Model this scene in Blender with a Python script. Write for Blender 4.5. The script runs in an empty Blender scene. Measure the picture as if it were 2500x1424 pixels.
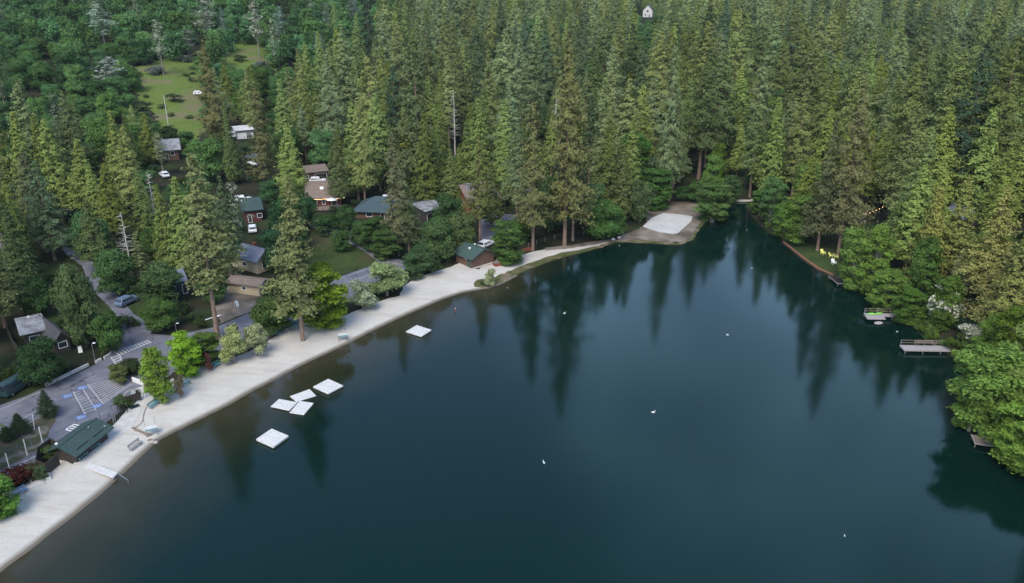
import bpy, math, random
import numpy as np
from mathutils import Vector, Matrix
from mathutils.geometry import delaunay_2d_cdt

# ------------------------------------------------------------------ camera, sky, sun
S = bpy.context.scene
FPX, TILT, CAMH = 2000.0, math.radians(22), 60.0     # photo is 2500 x 1424
cam = bpy.data.cameras.new('camera'); cam.sensor_width = 36; cam.lens = 36*FPX/2500
cam.clip_end = 6000; cam.clip_start = 0.5
co = bpy.data.objects.new('camera', cam); S.collection.objects.link(co)
co.location = (0, 0, CAMH); co.rotation_euler = (math.radians(90)-TILT, 0, 0)
S.camera = co
SUN_EL, SUN_AZ = math.radians(50), math.radians(196)   # azimuth clockwise from +Y
w = bpy.data.worlds.new('World'); S.world = w; w.use_nodes = True
nt = w.node_tree; bgn = nt.nodes['Background']
sky = nt.nodes.new('ShaderNodeTexSky'); sky.sky_type = 'NISHITA'; sky.sun_disc = False
sky.sun_elevation = SUN_EL; sky.sun_rotation = SUN_AZ
# unseen bright cloud added ahead and to the right, to lighten the lake's reflection
def wn(t, **k):
    n = nt.nodes.new(t)
    for a, b in k.items(): setattr(n, a, b)
    return n
tc = wn('ShaderNodeTexCoord'); dp = wn('ShaderNodeVectorMath', operation='DOT_PRODUCT'); nt.links.new(tc.outputs['Generated'], dp.inputs[0])
cdir = Vector((math.sin(math.radians(30))*math.cos(math.radians(25)), math.cos(math.radians(30))*math.cos(math.radians(25)), math.sin(math.radians(25)))); dp.inputs[1].default_value = cdir
cn = wn('ShaderNodeTexNoise'); cn.inputs['Scale'].default_value = 3.2; cn.inputs['Detail'].default_value = 6; nt.links.new(tc.outputs['Generated'], cn.inputs['Vector'])
ca = wn('ShaderNodeMath', operation='MULTIPLY_ADD'); nt.links.new(cn.outputs['Fac'], ca.inputs[0]); ca.inputs[1].default_value = .35; nt.links.new(dp.outputs['Value'], ca.inputs[2])
cr = wn('ShaderNodeMapRange'); cr.interpolation_type = 'SMOOTHSTEP'; cr.inputs[1].default_value = 1.06; cr.inputs[2].default_value = 1.26; cr.inputs[4].default_value = .5; nt.links.new(ca.outputs[0], cr.inputs[0])
cm = wn('ShaderNodeMix', data_type='RGBA'); nt.links.new(cr.outputs[0], cm.inputs[0]); nt.links.new(sky.outputs[0], cm.inputs[6]); cm.inputs[7].default_value = (7.6, 12.8, 16.6, 1)
nt.links.new(cm.outputs[2], bgn.inputs[0]); bgn.inputs[1].default_value = 0.135
sl = bpy.data.lights.new('sun', 'SUN'); sl.energy = 1.45; sl.angle = math.radians(30); sl.color = (1, .93, .80)
so = bpy.data.objects.new('sun', sl); S.collection.objects.link(so)
sd = Vector((math.sin(SUN_AZ)*math.cos(SUN_EL), math.cos(SUN_AZ)*math.cos(SUN_EL), math.sin(SUN_EL)))
so.rotation_euler = (-sd).to_track_quat('-Z', 'Y').to_euler(); so.location = sd*200
S.view_settings.view_transform = 'Standard'; S.view_settings.look = 'None'
S.view_settings.exposure = 1.1; S.view_settings.gamma = 1
S.cycles.use_denoising = True
S.cycles.max_bounces = 6; S.cycles.diffuse_bounces = 2; S.cycles.glossy_bounces = 2
S.cycles.transmission_bounces = 3; S.cycles.volume_bounces = 0
S.cycles.caustics_reflective = False; S.cycles.caustics_refractive = False

# ------------------------------------------------------------------ helpers
R = random.Random(7)
def ray(x, y):
    u = (x-1250)/FPX; v = -(y-712)/FPX; c, s = math.cos(TILT), math.sin(TILT)
    return u, c+v*s, -s+v*c
def at0(x, y, z=0.0):
    a, b, c = ray(x, y); t = (z-CAMH)/c
    return (a*t, b*t)
def proj(X, Y, Z):
    c, s = math.cos(TILT), math.sin(TILT); dz = Z-CAMH
    d = Y*c-dz*s; v = Y*s+dz*c
    return 1250+FPX*X/d, 712-FPX*v/d, d

LAKE_PX = [(0,1390),(60,1348),(130,1292),(190,1247),(250,1197),(300,1152),(345,1107),(372,1082),(400,1064),(450,1040),(510,1010),(560,985),(610,955),(660,930),(700,908),(745,885),(800,860),(850,836),(900,810),(950,786),(1000,763),(1040,746),(1080,729),(1130,713),(1165,707),(1200,702),(1225,691),(1260,673),(1300,656),(1340,641),(1380,629),(1420,619),(1460,607),(1500,594),(1540,593),(1600,597),(1660,600),(1690,588),(1705,562),(1722,542),(1748,526),(1775,503),(1800,494),(1830,494),(1822,506),(1835,525),(1855,548),(1880,571),(1910,582),(1925,600),(1960,632),(2000,660),(2030,674),(2075,695),(2110,715),(2160,745),(2190,768),(2235,800),(2265,830),(2320,870),(2360,920),(2385,960),(2395,1010),(2405,1060),(2440,1090),(2470,1130),(2530,1165)]
LAKE = [at0(x, y) for x, y in LAKE_PX]
LAKE += [(74, 60), (82, 25), (90, -30), (60, -120), (-60, -120), (-66, -40), (-62, 20)]
LK = np.array(LAKE)
def lake_sd(P):
    "signed distance to the shore: positive on land"
    P = np.atleast_2d(np.asarray(P, float)); n = len(LK); d = np.full(len(P), 1e9); ins = np.zeros(len(P), bool)
    for i in range(n):
        a, b = LK[i], LK[(i+1) % n]; e = b-a; q = P-a
        t = np.clip((q@e)/(e@e), 0, 1); r = q-t[:, None]*e
        d = np.minimum(d, np.hypot(r[:, 0], r[:, 1]))
        cnd = (a[1] > P[:, 1]) != (b[1] > P[:, 1])
        if a[1] != b[1]:
            xx = a[0]+(P[:, 1]-a[1])*(b[0]-a[0])/(b[1]-a[1]); ins ^= cnd & (P[:, 0] < xx)
    return np.where(ins, -d, d)
def sm(a, b, x):
    t = np.clip((x-a)/(b-a), 0, 1); return t*t*(3-2*t)
def wob(x, y):
    return (np.sin(x*.061+1.3)*np.cos(y*.047+.4)+.6*np.sin(x*.13+y*.09+2)+.35*np.sin(x*.31-y*.27))
def height(P):
    P = np.atleast_2d(np.asarray(P, float)); x, y = P[:, 0], P[:, 1]; d = lake_sd(P)
    dl = np.maximum(d, 0)
    f1 = np.minimum(.10*dl, .55+.014*dl)
    f2 = np.minimum(.38*dl, 1.1+.09*np.minimum(dl, 110))
    r = sm(40, 66, x)*(1-sm(230, 300, y)*.5)
    z = (1-r)*f1+r*f2
    wl = 1-sm(-150, 60, x)
    s = wl*((-x-75)*.5)+(y-285)*.7
    s = 20*np.log1p(np.exp(np.clip(s/20, -30, 30)))
    z = z+s*(.035+.115*wl)+.35*wob(x, y)*sm(22, 70, dl)*1.2
    return np.where(d > 0, z, np.maximum(-3.5, d*.13))
def steps(a, b, c, d, fine):
    "grid lines, fine between b and c, growing outwards"
    o = list(np.arange(b, c+fine, fine)); s = fine; v = b
    while v > a: s *= 1.13; v -= s; o.insert(0, v)
    s = fine; v = o[-1]
    while v < d: s *= 1.13; v += s; o.append(v)
    return np.array(o)
GX = steps(-2600, -125, 125, 2600, 1.5); GY = steps(-300, 55, 275, 3600, 1.5)
XX, YY = np.meshgrid(GX, GY, indexing='ij')
GZ = height(np.stack([XX.ravel(), YY.ravel()], 1)).reshape(XX.shape)
GD = lake_sd(np.stack([XX.ravel(), YY.ravel()], 1)).reshape(XX.shape)
GXL, GYL = list(GX), list(GY)
from bisect import bisect_left
def gd(x, y):
    i = min(max(bisect_left(GXL, x)-1, 0), len(GXL)-2); j = min(max(bisect_left(GYL, y)-1, 0), len(GYL)-2)
    a = (x-GXL[i])/(GXL[i+1]-GXL[i]); b = (y-GYL[j])/(GYL[j+1]-GYL[j])
    return float((GD[i, j]*(1-b)+GD[i, j+1]*b)*(1-a)+(GD[i+1, j]*(1-b)+GD[i+1, j+1]*b)*a)
def gz(x, y):
    i = min(max(bisect_left(GXL, x)-1, 0), len(GXL)-2); j = min(max(bisect_left(GYL, y)-1, 0), len(GYL)-2)
    a = (x-GXL[i])/(GXL[i+1]-GXL[i]); b = (y-GYL[j])/(GYL[j+1]-GYL[j])
    return float((GZ[i, j]*(1-b)+GZ[i, j+1]*b)*(1-a)+(GZ[i+1, j]*(1-b)+GZ[i+1, j+1]*b)*a)
def gp(x, y):
    "the point of the ground seen at photo pixel x, y"
    a, b, c = ray(x, y); t = 60.0
    while t < 3500:
        X, Y, Z = a*t, b*t, CAMH+c*t; g = max(gz(X, Y), 0)
        if Z <= g+.02: break
        t += max(.05, min(8, (Z-g)*.6))
    return Vector((a*t, b*t, max(gz(a*t, b*t), 0)))
def from_top(x, y, h):
    a, b, c = ray(x, y); t = 60.0
    while t < 2500:
        X, Y, Z = a*t, b*t, CAMH+c*t; g = gz(X, Y)+h
        if Z <= g+.05: break
        t += max(.1, min(8, (Z-g)*.6))
    return Vector((a*t, b*t, gz(a*t, b*t)))

COL = S.collection.objects
class MB:
    def __init__(s): s.v = []; s.f = []
    def add(s, vs, fs):
        n = len(s.v); s.v += [tuple(v) for v in vs]; s.f += [[i+n for i in f] for f in fs]; return s
    def box(s, x0, x1, y0, y1, z0, z1, M=None):
        vs = [Vector((x, y, z)) for z in (z0, z1) for x, y in ((x0, y0), (x1, y0), (x1, y1), (x0, y1))]
        if M: vs = [M @ v for v in vs]
        return s.add(vs, [(3,2,1,0),(4,5,6,7),(0,1,5,4),(1,2,6,5),(2,3,7,6),(3,0,4,7)])
    def bar(s, p, q, r, r2=None, n=6):
        p, q = Vector(p), Vector(q); d = (q-p).normalized(); r2 = r if r2 is None else r2
        a = d.orthogonal().normalized(); b = d.cross(a)
        vs = [c+(a*math.cos(t)+b*math.sin(t))*k for c, k in ((p, r), (q, r2)) for t in [2*math.pi*i/n for i in range(n)]]
        return s.add(vs, [[i, (i+1) % n, n+(i+1) % n, n+i] for i in range(n)]+[list(range(n))[::-1], [n+i for i in range(n)]])
    def ext(s, poly, z0, z1):
        n = len(poly); vs = [(x, y, z0) for x, y in poly]+[(x, y, z1) for x, y in poly]
        return s.add(vs, [list(range(n))[::-1], [n+i for i in range(n)]]+[[i, (i+1) % n, n+(i+1) % n, n+i] for i in range(n)])
    def prof(s, pts, x0, x1):
        "profile in the y-z plane pushed along x"
        n = len(pts); vs = [(x0, y, z) for y, z in pts]+[(x1, y, z) for y, z in pts]
        return s.add(vs, [list(range(n)), [n+i for i in range(n)][::-1]]+[[i, n+i, n+(i+1) % n, (i+1) % n] for i in range(n)])
    def ball(s, c, rx, ry, rz, n=8, m=5):
        vs = []; fs = []
        for j in range(m+1):
            for i in range(n):
                t = math.pi*j/m; p = 2*math.pi*i/n
                vs.append((c[0]+rx*math.sin(t)*math.cos(p), c[1]+ry*math.sin(t)*math.sin(p), c[2]+rz*math.cos(t)))
        for j in range(m):
            for i in range(n): fs.append((j*n+i, (j+1)*n+i, (j+1)*n+(i+1) % n, j*n+(i+1) % n))
        return s.add(vs, fs)
def obj(name, mb, mat, parent=None, bevel=0, smooth=False):
    me = bpy.data.meshes.new(name); me.from_pydata(mb.v, [], mb.f); me.validate(); me.update()
    me.materials.append(mat)
    if smooth: me.polygons.foreach_set('use_smooth', [True]*len(me.polygons))
    o = bpy.data.objects.new(name, me); COL.link(o)
    if parent: o.parent = parent
    if bevel:
        b = o.modifiers.new('bevel', 'BEVEL'); b.width = bevel; b.segments = 2; b.limit_method = 'ANGLE'
    return o
def tag(o, label=None, cat=None, group=None, kind=None):
    if label: o['label'] = label
    if cat: o['category'] = cat
    if group: o['group'] = group
    if kind: o['kind'] = kind
    return o
def thing(name, label, cat, loc, rz=0, group=None):
    o = bpy.data.objects.new(name, None); COL.link(o); o.empty_display_size = .5
    o.location = loc; o.rotation_euler = (0, 0, rz); return tag(o, label, cat, group)
def dup(root, loc, rz, label):
    r = root.copy(); COL.link(r); r.location = loc; r.rotation_euler = (0, 0, rz); r['label'] = label
    for ch in list(root.children):
        c = ch.copy(); COL.link(c); c.parent = r
        for g in list(ch.children):
            d = g.copy(); COL.link(d); d.parent = c
    return r

# ------------------------------------------------------------------ materials
def newmat(name):
    m = bpy.data.materials.new(name); m.use_nodes = True; return m, m.node_tree.nodes, m.node_tree.links
def mat(name, c1, c2=None, scale=4, rough=.8, bump=0, spec=.3, metal=0, detail=6, coord='Object', stretch=None, emit=None, lo=.35, hi=.65, c3=None, scale3=.1):
    m, N, L = newmat(name); p = N['Principled BSDF']
    p.inputs['Roughness'].default_value = rough; p.inputs['Specular IOR Level'].default_value = spec; p.inputs['Metallic'].default_value = metal
    c2 = c2 or tuple(v*.72 for v in c1)
    if coord == 'World': src = N.new('ShaderNodeNewGeometry').outputs['Position']
    else: src = N.new('ShaderNodeTexCoord').outputs[coord]
    if stretch:
        mp = N.new('ShaderNodeMapping'); mp.inputs['Scale'].default_value = stretch; L.new(src, mp.inputs['Vector']); src = mp.outputs[0]
    n = N.new('ShaderNodeTexNoise'); n.inputs['Scale'].default_value = scale; n.inputs['Detail'].default_value = detail; L.new(src, n.inputs['Vector'])
    r = N.new('ShaderNodeValToRGB'); r.color_ramp.elements[0].position = lo; r.color_ramp.elements[1].position = hi
    r.color_ramp.elements[0].color = (*c1, 1); r.color_ramp.elements[1].color = (*c2, 1); L.new(n.outputs['Fac'], r.inputs[0])
    out = r.outputs[0]
    if c3:
        n3 = N.new('ShaderNodeTexNoise'); n3.inputs['Scale'].default_value = scale3; n3.inputs['Detail'].default_value = 5; L.new(src, n3.inputs['Vector'])
        r3 = N.new('ShaderNodeValToRGB'); r3.color_ramp.elements[0].position = .5; r3.color_ramp.elements[1].position = .62; L.new(n3.outputs['Fac'], r3.inputs[0])
        mx = N.new('ShaderNodeMix'); mx.data_type = 'RGBA'; L.new(r3.outputs[0], mx.inputs[0]); L.new(out, mx.inputs[6]); mx.inputs[7].default_value = (*c3, 1); out = mx.outputs[2]
    L.new(out, p.inputs['Base Color'])
    if bump:
        b = N.new('ShaderNodeBump'); b.inputs['Strength'].default_value = bump; b.inputs['Distance'].default_value = .05
        L.new(n.outputs['Fac'], b.inputs['Height']); L.new(b.outputs[0], p.inputs['Normal'])
    if emit:
        p.inputs['Emission Color'].default_value = (*emit[:3], 1); p.inputs['Emission Strength'].default_value = emit[3]
    return m
M = dict(
 ground=mat('forest_floor', (.014,.022,.012), (.038,.034,.022), .25, .95, .4, .05, coord='World', c3=(.035,.055,.020), scale3=.06),
 asphalt=mat('asphalt', (.110,.115,.145), (.185,.188,.220), .35, .9, .2, .2, coord='World', c3=(.14,.145,.175), scale3=.12),
 path=mat('worn_asphalt', (.15,.15,.17), (.21,.205,.215), .6, .9, .2, .2, coord='World'),
 concrete=mat('pale_concrete', (.44,.43,.41), (.54,.53,.50), .9, .9, .1, .2, coord='World'),
 courtsand=mat('court_sand', (.42,.42,.415), (.50,.50,.49), .3, .95, .3, .05, coord='World'),
 bed=mat('bed_soil', (.10,.085,.065), (.06,.08,.035), .8, .95, .5, .05, coord='World', c3=(.20,.18,.15), scale3=.6),
 dirt=mat('packed_dirt', (.15,.125,.105), (.23,.20,.17), .35, .95, .4, .05, coord='World', c3=(.10,.085,.065), scale3=.15),
 grass=mat('meadow_grass', (.080,.140,.028), (.135,.165,.045), .8, .95, .8, .05, coord='World', c3=(.15,.14,.07), scale3=.07),
 lawn=mat('lawn_grass', (.030,.050,.018), (.050,.075,.024), .3, .95, .5, .05, coord='World', c3=(.06,.06,.03), scale3=.1),
 verge=mat('bank_grass', (.05,.075,.022), (.11,.10,.05), .6, .95, .6, .05, coord='World', c3=(.17,.14,.10), scale3=.35),
 white=mat('white_paint', (.82,.82,.80), (.74,.74,.73), 2, .5),
 raft=mat('raft_deck', (.60,.59,.57), (.55,.545,.53), 1.2, .6, c3=(.46,.455,.44), scale3=2.5),
 linepaint=mat('road_paint', (.50,.50,.50), (.38,.38,.40), 3, .8, coord='World'),
 bluepaint=mat('blue_paint', (.12,.22,.48), (.10,.17,.38), 3, .8, coord='World'),
 black=mat('black_rubber', (.02,.02,.022), (.03,.03,.03), 5, .7),
 dark=mat('dark_stain_wood', (.035,.028,.025), (.055,.045,.04), 6, .8, stretch=(1,1,6)),
 brown=mat('brown_siding', (.10,.060,.045), (.14,.085,.06), 5, .8, stretch=(6,6,.6)),
 redwood=mat('redwood_siding', (.17,.055,.032), (.22,.075,.042), 5, .8, stretch=(6,6,.6)),
 maroon=mat('maroon_siding', (.085,.028,.026), (.12,.042,.036), 5, .8, stretch=(6,6,.6)),
 beige=mat('beige_siding', (.40,.33,.22), (.47,.40,.28), 4, .8, stretch=(1,1,5)),
 grey_wall=mat('grey_siding', (.22,.22,.23), (.28,.28,.29), 4, .8, stretch=(1,1,5)),
 roof_green=mat('green_metal_roof', (.042,.074,.066), (.058,.094,.084), 3, .5),
 roof_dkgreen=mat('dark_green_shingles', (.030,.058,.055), (.045,.080,.075), 2.5, .7),
 roof_teal=mat('teal_shingles', (.040,.068,.078), (.055,.085,.095), 2.5, .7),
 roof_grey=mat('grey_shingles', (.20,.21,.23), (.29,.30,.32), 2.5, .85, c3=(.15,.15,.15), scale3=.6),
 roof_brown=mat('brown_shingles', (.15,.115,.095), (.21,.165,.14), 2.5, .85),
 roof_blue=mat('blue_grey_shingles', (.13,.16,.22), (.17,.20,.27), 2.5, .8),
 roof_dark=mat('dark_shingles', (.06,.058,.062), (.09,.085,.09), 2.5, .85),
 glass=mat('window_glass', (.02,.03,.04), (.03,.04,.05), 2, .08, spec=.8),
 warm=mat('lit_bulb', (1,.7,.35), (1,.7,.35), 2, .5, emit=(1,.55,.22,3)),
 teal=mat('teal_paint', (.10,.30,.34), (.08,.24,.28), 5, .6),
 bluebench=mat('blue_paint_wood', (.11,.22,.40), (.09,.18,.33), 5, .6),
 metal=mat('grey_metal', (.35,.36,.38), (.28,.29,.31), 5, .4, metal=.6),
 wood=mat('weathered_planks', (.27,.25,.26), (.36,.34,.34), 3, .85, stretch=(8,.5,1)),
 woodd=mat('old_timber', (.16,.13,.11), (.22,.18,.15), 4, .85),
 brick=mat('red_brick', (.24,.105,.075), (.33,.16,.11), 3, .9, coord='World'),
 lime=mat('lime_plastic', (.25,.62,.12), (.22,.55,.10), 2, .4),
 yellow=mat('pale_yellow_plastic', (.80,.80,.22), (.72,.74,.25), 2, .5),
 red=mat('red_paint', (.40,.04,.04), (.33,.04,.04), 2, .5),
 carwhite=mat('white_car_paint', (.80,.82,.84), (.78,.80,.82), 1, .25, spec=.6),
 carblue=mat('blue_grey_car_paint', (.14,.20,.30), (.13,.18,.27), 1, .25, spec=.6),
 cardark=mat('dark_teal_car_paint', (.03,.07,.08), (.03,.06,.07), 1, .25, spec=.6),
 bark=mat('pine_bark', (.17,.115,.085), (.26,.19,.15), 3, .95, .5, .05, stretch=(1,1,.25)),
 barkg=mat('grey_bark', (.15,.14,.125), (.24,.225,.20), 3, .95, .5, .05, stretch=(1,1,.25)),
 barkd=mat('dark_bark', (.055,.045,.038), (.09,.075,.06), 3, .95, .5, .05, stretch=(1,1,.25)),
 deadwood=mat('silver_deadwood', (.42,.39,.36), (.55,.52,.48), 3, .95, .3, .05, stretch=(1,1,.25)),
 feather=mat('white_feathers', (.8,.8,.78), (.7,.7,.7), 5, .7),
 stone=mat('river_stone', (.28,.25,.22), (.40,.37,.33), 3, .9, .5),
)
def cracks(m):
    N, L = m.node_tree.nodes, m.node_tree.links; p = N['Principled BSDF']; old = p.inputs['Base Color'].links[0].from_socket
    g = N.new('ShaderNodeNewGeometry'); wn_ = N.new('ShaderNodeTexNoise'); wn_.inputs['Scale'].default_value = .8; L.new(g.outputs['Position'], wn_.inputs['Vector'])
    ad = N.new('ShaderNodeVectorMath'); ad.operation = 'MULTIPLY_ADD'; L.new(wn_.outputs['Color'], ad.inputs[0]); ad.inputs[1].default_value = (2.5,2.5,0); L.new(g.outputs['Position'], ad.inputs[2])
    v = N.new('ShaderNodeTexVoronoi'); v.feature = 'DISTANCE_TO_EDGE'; v.inputs['Scale'].default_value = .16; L.new(ad.outputs[0], v.inputs['Vector'])
    r = N.new('ShaderNodeValToRGB'); r.color_ramp.elements[0].position = .004; r.color_ramp.elements[1].position = .014; r.color_ramp.elements[0].color = (.45,.45,.45,1); L.new(v.outputs['Distance'], r.inputs[0])
    x = N.new('ShaderNodeMix'); x.data_type = 'RGBA'; x.blend_type = 'MULTIPLY'; x.inputs[0].default_value = 1; L.new(old, x.inputs[6]); L.new(r.outputs[0], x.inputs[7]); L.new(x.outputs[2], p.inputs['Base Color'])
cracks(M['asphalt']); cracks(M['path'])
# beach sand, darker and browner where the lake wets it
def sandmat():
    m, N, L = newmat('beach_sand'); p = N['Principled BSDF']; p.inputs['Roughness'].default_value = .95; p.inputs['Specular IOR Level'].default_value = .1
    g = N.new('ShaderNodeNewGeometry')
    def noise(sc, det=6, st=None):
        n = N.new('ShaderNodeTexNoise'); n.inputs['Scale'].default_value = sc; n.inputs['Detail'].default_value = det
        if st:
            mp = N.new('ShaderNodeMapping'); mp.inputs['Scale'].default_value = st; mp.inputs['Rotation'].default_value = (0,0,math.radians(-62)); L.new(g.outputs['Position'], mp.inputs['Vector']); L.new(mp.outputs[0], n.inputs['Vector'])
        else: L.new(g.outputs['Position'], n.inputs['Vector'])
        return n.outputs['Fac']
    def ramp(f, a, b, ca, cb):
        r = N.new('ShaderNodeValToRGB'); r.color_ramp.elements[0].position = a; r.color_ramp.elements[1].position = b
        r.color_ramp.elements[0].color = (*ca, 1); r.color_ramp.elements[1].color = (*cb, 1); L.new(f, r.inputs[0]); return r.outputs[0]
    def mix(f, a, b):
        x = N.new('ShaderNodeMix'); x.data_type = 'RGBA'; L.new(f, x.inputs[0]); L.new(a, x.inputs[6])
        if isinstance(b, tuple): x.inputs[7].default_value = (*b, 1)
        else: L.new(b, x.inputs[7])
        return x.outputs[2]
    base = ramp(noise(.25), .3, .7, (.45,.43,.395), (.52,.50,.46))
    base = mix(ramp(noise(.9, 9, (.3,1,1)), .56, .70, (0,0,0), (.55,.55,.55)), base, (.40,.355,.30))
    base = mix(ramp(noise(5, 4), .57, .70, (0,0,0), (.6,.6,.6)), base, (.30,.265,.22)); base = mix(ramp(noise(.5, 10, (.25,1.6,1)), .53, .60, (0,0,0), (.3,.3,.3)), base, (.38,.35,.30))
    sp = N.new('ShaderNodeSeparateXYZ'); L.new(g.outputs['Position'], sp.inputs[0])
    mr = N.new('ShaderNodeMapRange'); mr.inputs[1].default_value = .13; mr.inputs[2].default_value = .04; L.new(sp.outputs[2], mr.inputs[0])
    base = mix(mr.outputs[0], base, (.14,.12,.095))
    L.new(base, p.inputs['Base Color'])
    b = N.new('ShaderNodeBump'); b.inputs['Strength'].default_value = .5; b.inputs['Distance'].default_value = .06; L.new(noise(2.2, 8), b.inputs['Height']); L.new(b.outputs[0], p.inputs['Normal'])
    return m
M['sand'] = sandmat()
def leafmat(name, use_attr=False, transl=.12):
    m, N, L = newmat(name); N.remove(N['Principled BSDF']); out = N['Material Output']
    d = N.new('ShaderNodeBsdfDiffuse'); t = N.new('ShaderNodeBsdfTranslucent'); mx = N.new('ShaderNodeMixShader'); mx.inputs[0].default_value = transl
    a = N.new('ShaderNodeAttribute'); a.attribute_name = 'tone'
    if use_attr: col = a.outputs['Color']
    else:
        oi = N.new('ShaderNodeObjectInfo'); v = N.new('ShaderNodeVectorMath'); v.operation = 'MULTIPLY'
        L.new(oi.outputs['Color'], v.inputs[0]); L.new(a.outputs['Color'], v.inputs[1]); col = v.outputs[0]
    L.new(col, d.inputs[0]); L.new(col, t.inputs[0]); L.new(d.outputs[0], mx.inputs[1]); L.new(t.outputs[0], mx.inputs[2]); L.new(mx.outputs[0], out.inputs[0])
    return m
M['leaf'] = leafmat('leaves'); M['leafstuff'] = leafmat('far_leaves', True); M['blossom'] = leafmat('blossom', False, .3)

# ------------------------------------------------------------------ ground, water
def grid_mesh(name, mat_):
    nx, ny = XX.shape; v = np.stack([XX.ravel(), YY.ravel(), GZ.ravel()], 1)
    i, j = np.meshgrid(np.arange(nx-1), np.arange(ny-1), indexing='ij'); a = (i*ny+j).ravel()
    f = np.stack([a, a+ny, a+ny+1, a+1], 1)
    me = bpy.data.meshes.new(name); me.from_pydata(v.tolist(), [], f.tolist()); me.update()
    me.polygons.foreach_set('use_smooth', [True]*len(me.polygons)); me.materials.append(mat_)
    o = bpy.data.objects.new(name, me); COL.link(o); return o
tag(grid_mesh('ground', M['ground']), kind='structure')

def water():
    xs = np.arange(-110, 131, 2.0); ys = np.arange(-130, 235, 2.0)
    X, Y = np.meshgrid(xs, ys, indexing='ij'); P = np.stack([X.ravel(), Y.ravel()], 1); d = lake_sd(P)
    v = np.column_stack([P, np.zeros(len(P))]); ny = len(ys)
    i, j = np.meshgrid(np.arange(len(xs)-1), np.arange(ny-1), indexing='ij'); a = (i*ny+j).ravel()
    f = np.stack([a, a+ny, a+ny+1, a+1], 1); f = f[(d[f] < 3).any(1)]
    me = bpy.data.meshes.new('lake_water'); me.from_pydata(v.tolist(), [], f.tolist()); me.update()
    at = me.attributes.new('depth', 'FLOAT', 'POINT'); 
    at.data.foreach_set('value', np.clip(-d, 0, 60).astype(np.float32))
    m, N, L = newmat('lake_water'); p = N['Principled BSDF']
    p.inputs['IOR'].default_value = 1.333; p.inputs['Specular Tint'].default_value = (.62, .92, 1, 1); p.inputs['Specular IOR Level'].default_value = .5
    A = N.new('ShaderNodeAttribute'); A.attribute_name = 'depth'
    g = N.new('ShaderNodeNewGeometry')
    n1 = N.new('ShaderNodeTexNoise'); n1.inputs['Scale'].default_value = .13; n1.inputs['Detail'].default_value = 5; L.new(g.outputs['Position'], n1.inputs['Vector'])
    ad = N.new('ShaderNodeMath'); ad.operation = 'MULTIPLY_ADD'; L.new(n1.outputs['Fac'], ad.inputs[0]); ad.inputs[1].default_value = 9; ad.inputs[2].default_value = -4.5
    su = N.new('ShaderNodeMath'); su.operation = 'ADD'; L.new(A.outputs['Fac'], su.inputs[0]); L.new(ad.outputs[0], su.inputs[1])
    # only the beach side is shallow enough to show its bed
    sx = N.new('ShaderNodeSeparateXYZ'); L.new(g.outputs['Position'], sx.inputs[0])
    rx = N.new('ShaderNodeMapRange'); rx.inputs[1].default_value = -4; rx.inputs[2].default_value = 16; rx.inputs[3].default_value = 0; rx.inputs[4].default_value = 14; L.new(sx.outputs[0], rx.inputs[0])
    s2 = N.new('ShaderNodeMath'); s2.operation = 'ADD'; L.new(su.outputs[0], s2.inputs[0]); L.new(rx.outputs[0], s2.inputs[1])
    mr = N.new('ShaderNodeMapRange'); mr.inputs[1].default_value = 0; mr.inputs[2].default_value = 16; L.new(s2.outputs[0], mr.inputs[0])
    r = N.new('ShaderNodeValToRGB'); e = r.color_ramp.elements
    e[0].position = 0; e[0].color = (.040,.036,.022,1); e[1].position = 1; e[1].color = (.0008,.0120,.0092,1)
    x = e.new(.35); x.color = (.022,.024,.012,1); L.new(mr.outputs[0], r.inputs[0]); L.new(r.outputs[0], p.inputs['Base Color'])
    n2 = N.new('ShaderNodeTexNoise'); n2.inputs['Scale'].default_value = .018; n2.inputs['Detail'].default_value = 4; L.new(g.outputs['Position'], n2.inputs['Vector'])
    rr = N.new('ShaderNodeMapRange'); rr.inputs[1].default_value = .4; rr.inputs[2].default_value = .65; rr.inputs[3].default_value = .012; rr.inputs[4].default_value = .075
    L.new(n2.outputs['Fac'], rr.inputs[0]); L.new(rr.outputs[0], p.inputs['Roughness'])
    n3 = N.new('ShaderNodeTexNoise'); n3.inputs['Scale'].default_value = 1.9; n3.inputs['Detail'].default_value = 6; n3.inputs['Roughness'].default_value = .6; L.new(g.outputs['Position'], n3.inputs['Vector'])
    b = N.new('ShaderNodeBump'); b.inputs['Strength'].default_value = .07; b.inputs['Distance'].default_value = .12; L.new(n3.outputs['Fac'], b.inputs['Height']); L.new(b.outputs[0], p.inputs['Normal'])
    me.materials.append(m); o = bpy.data.objects.new('lake_water', me); COL.link(o); tag(o, kind='structure')
water()

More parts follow.
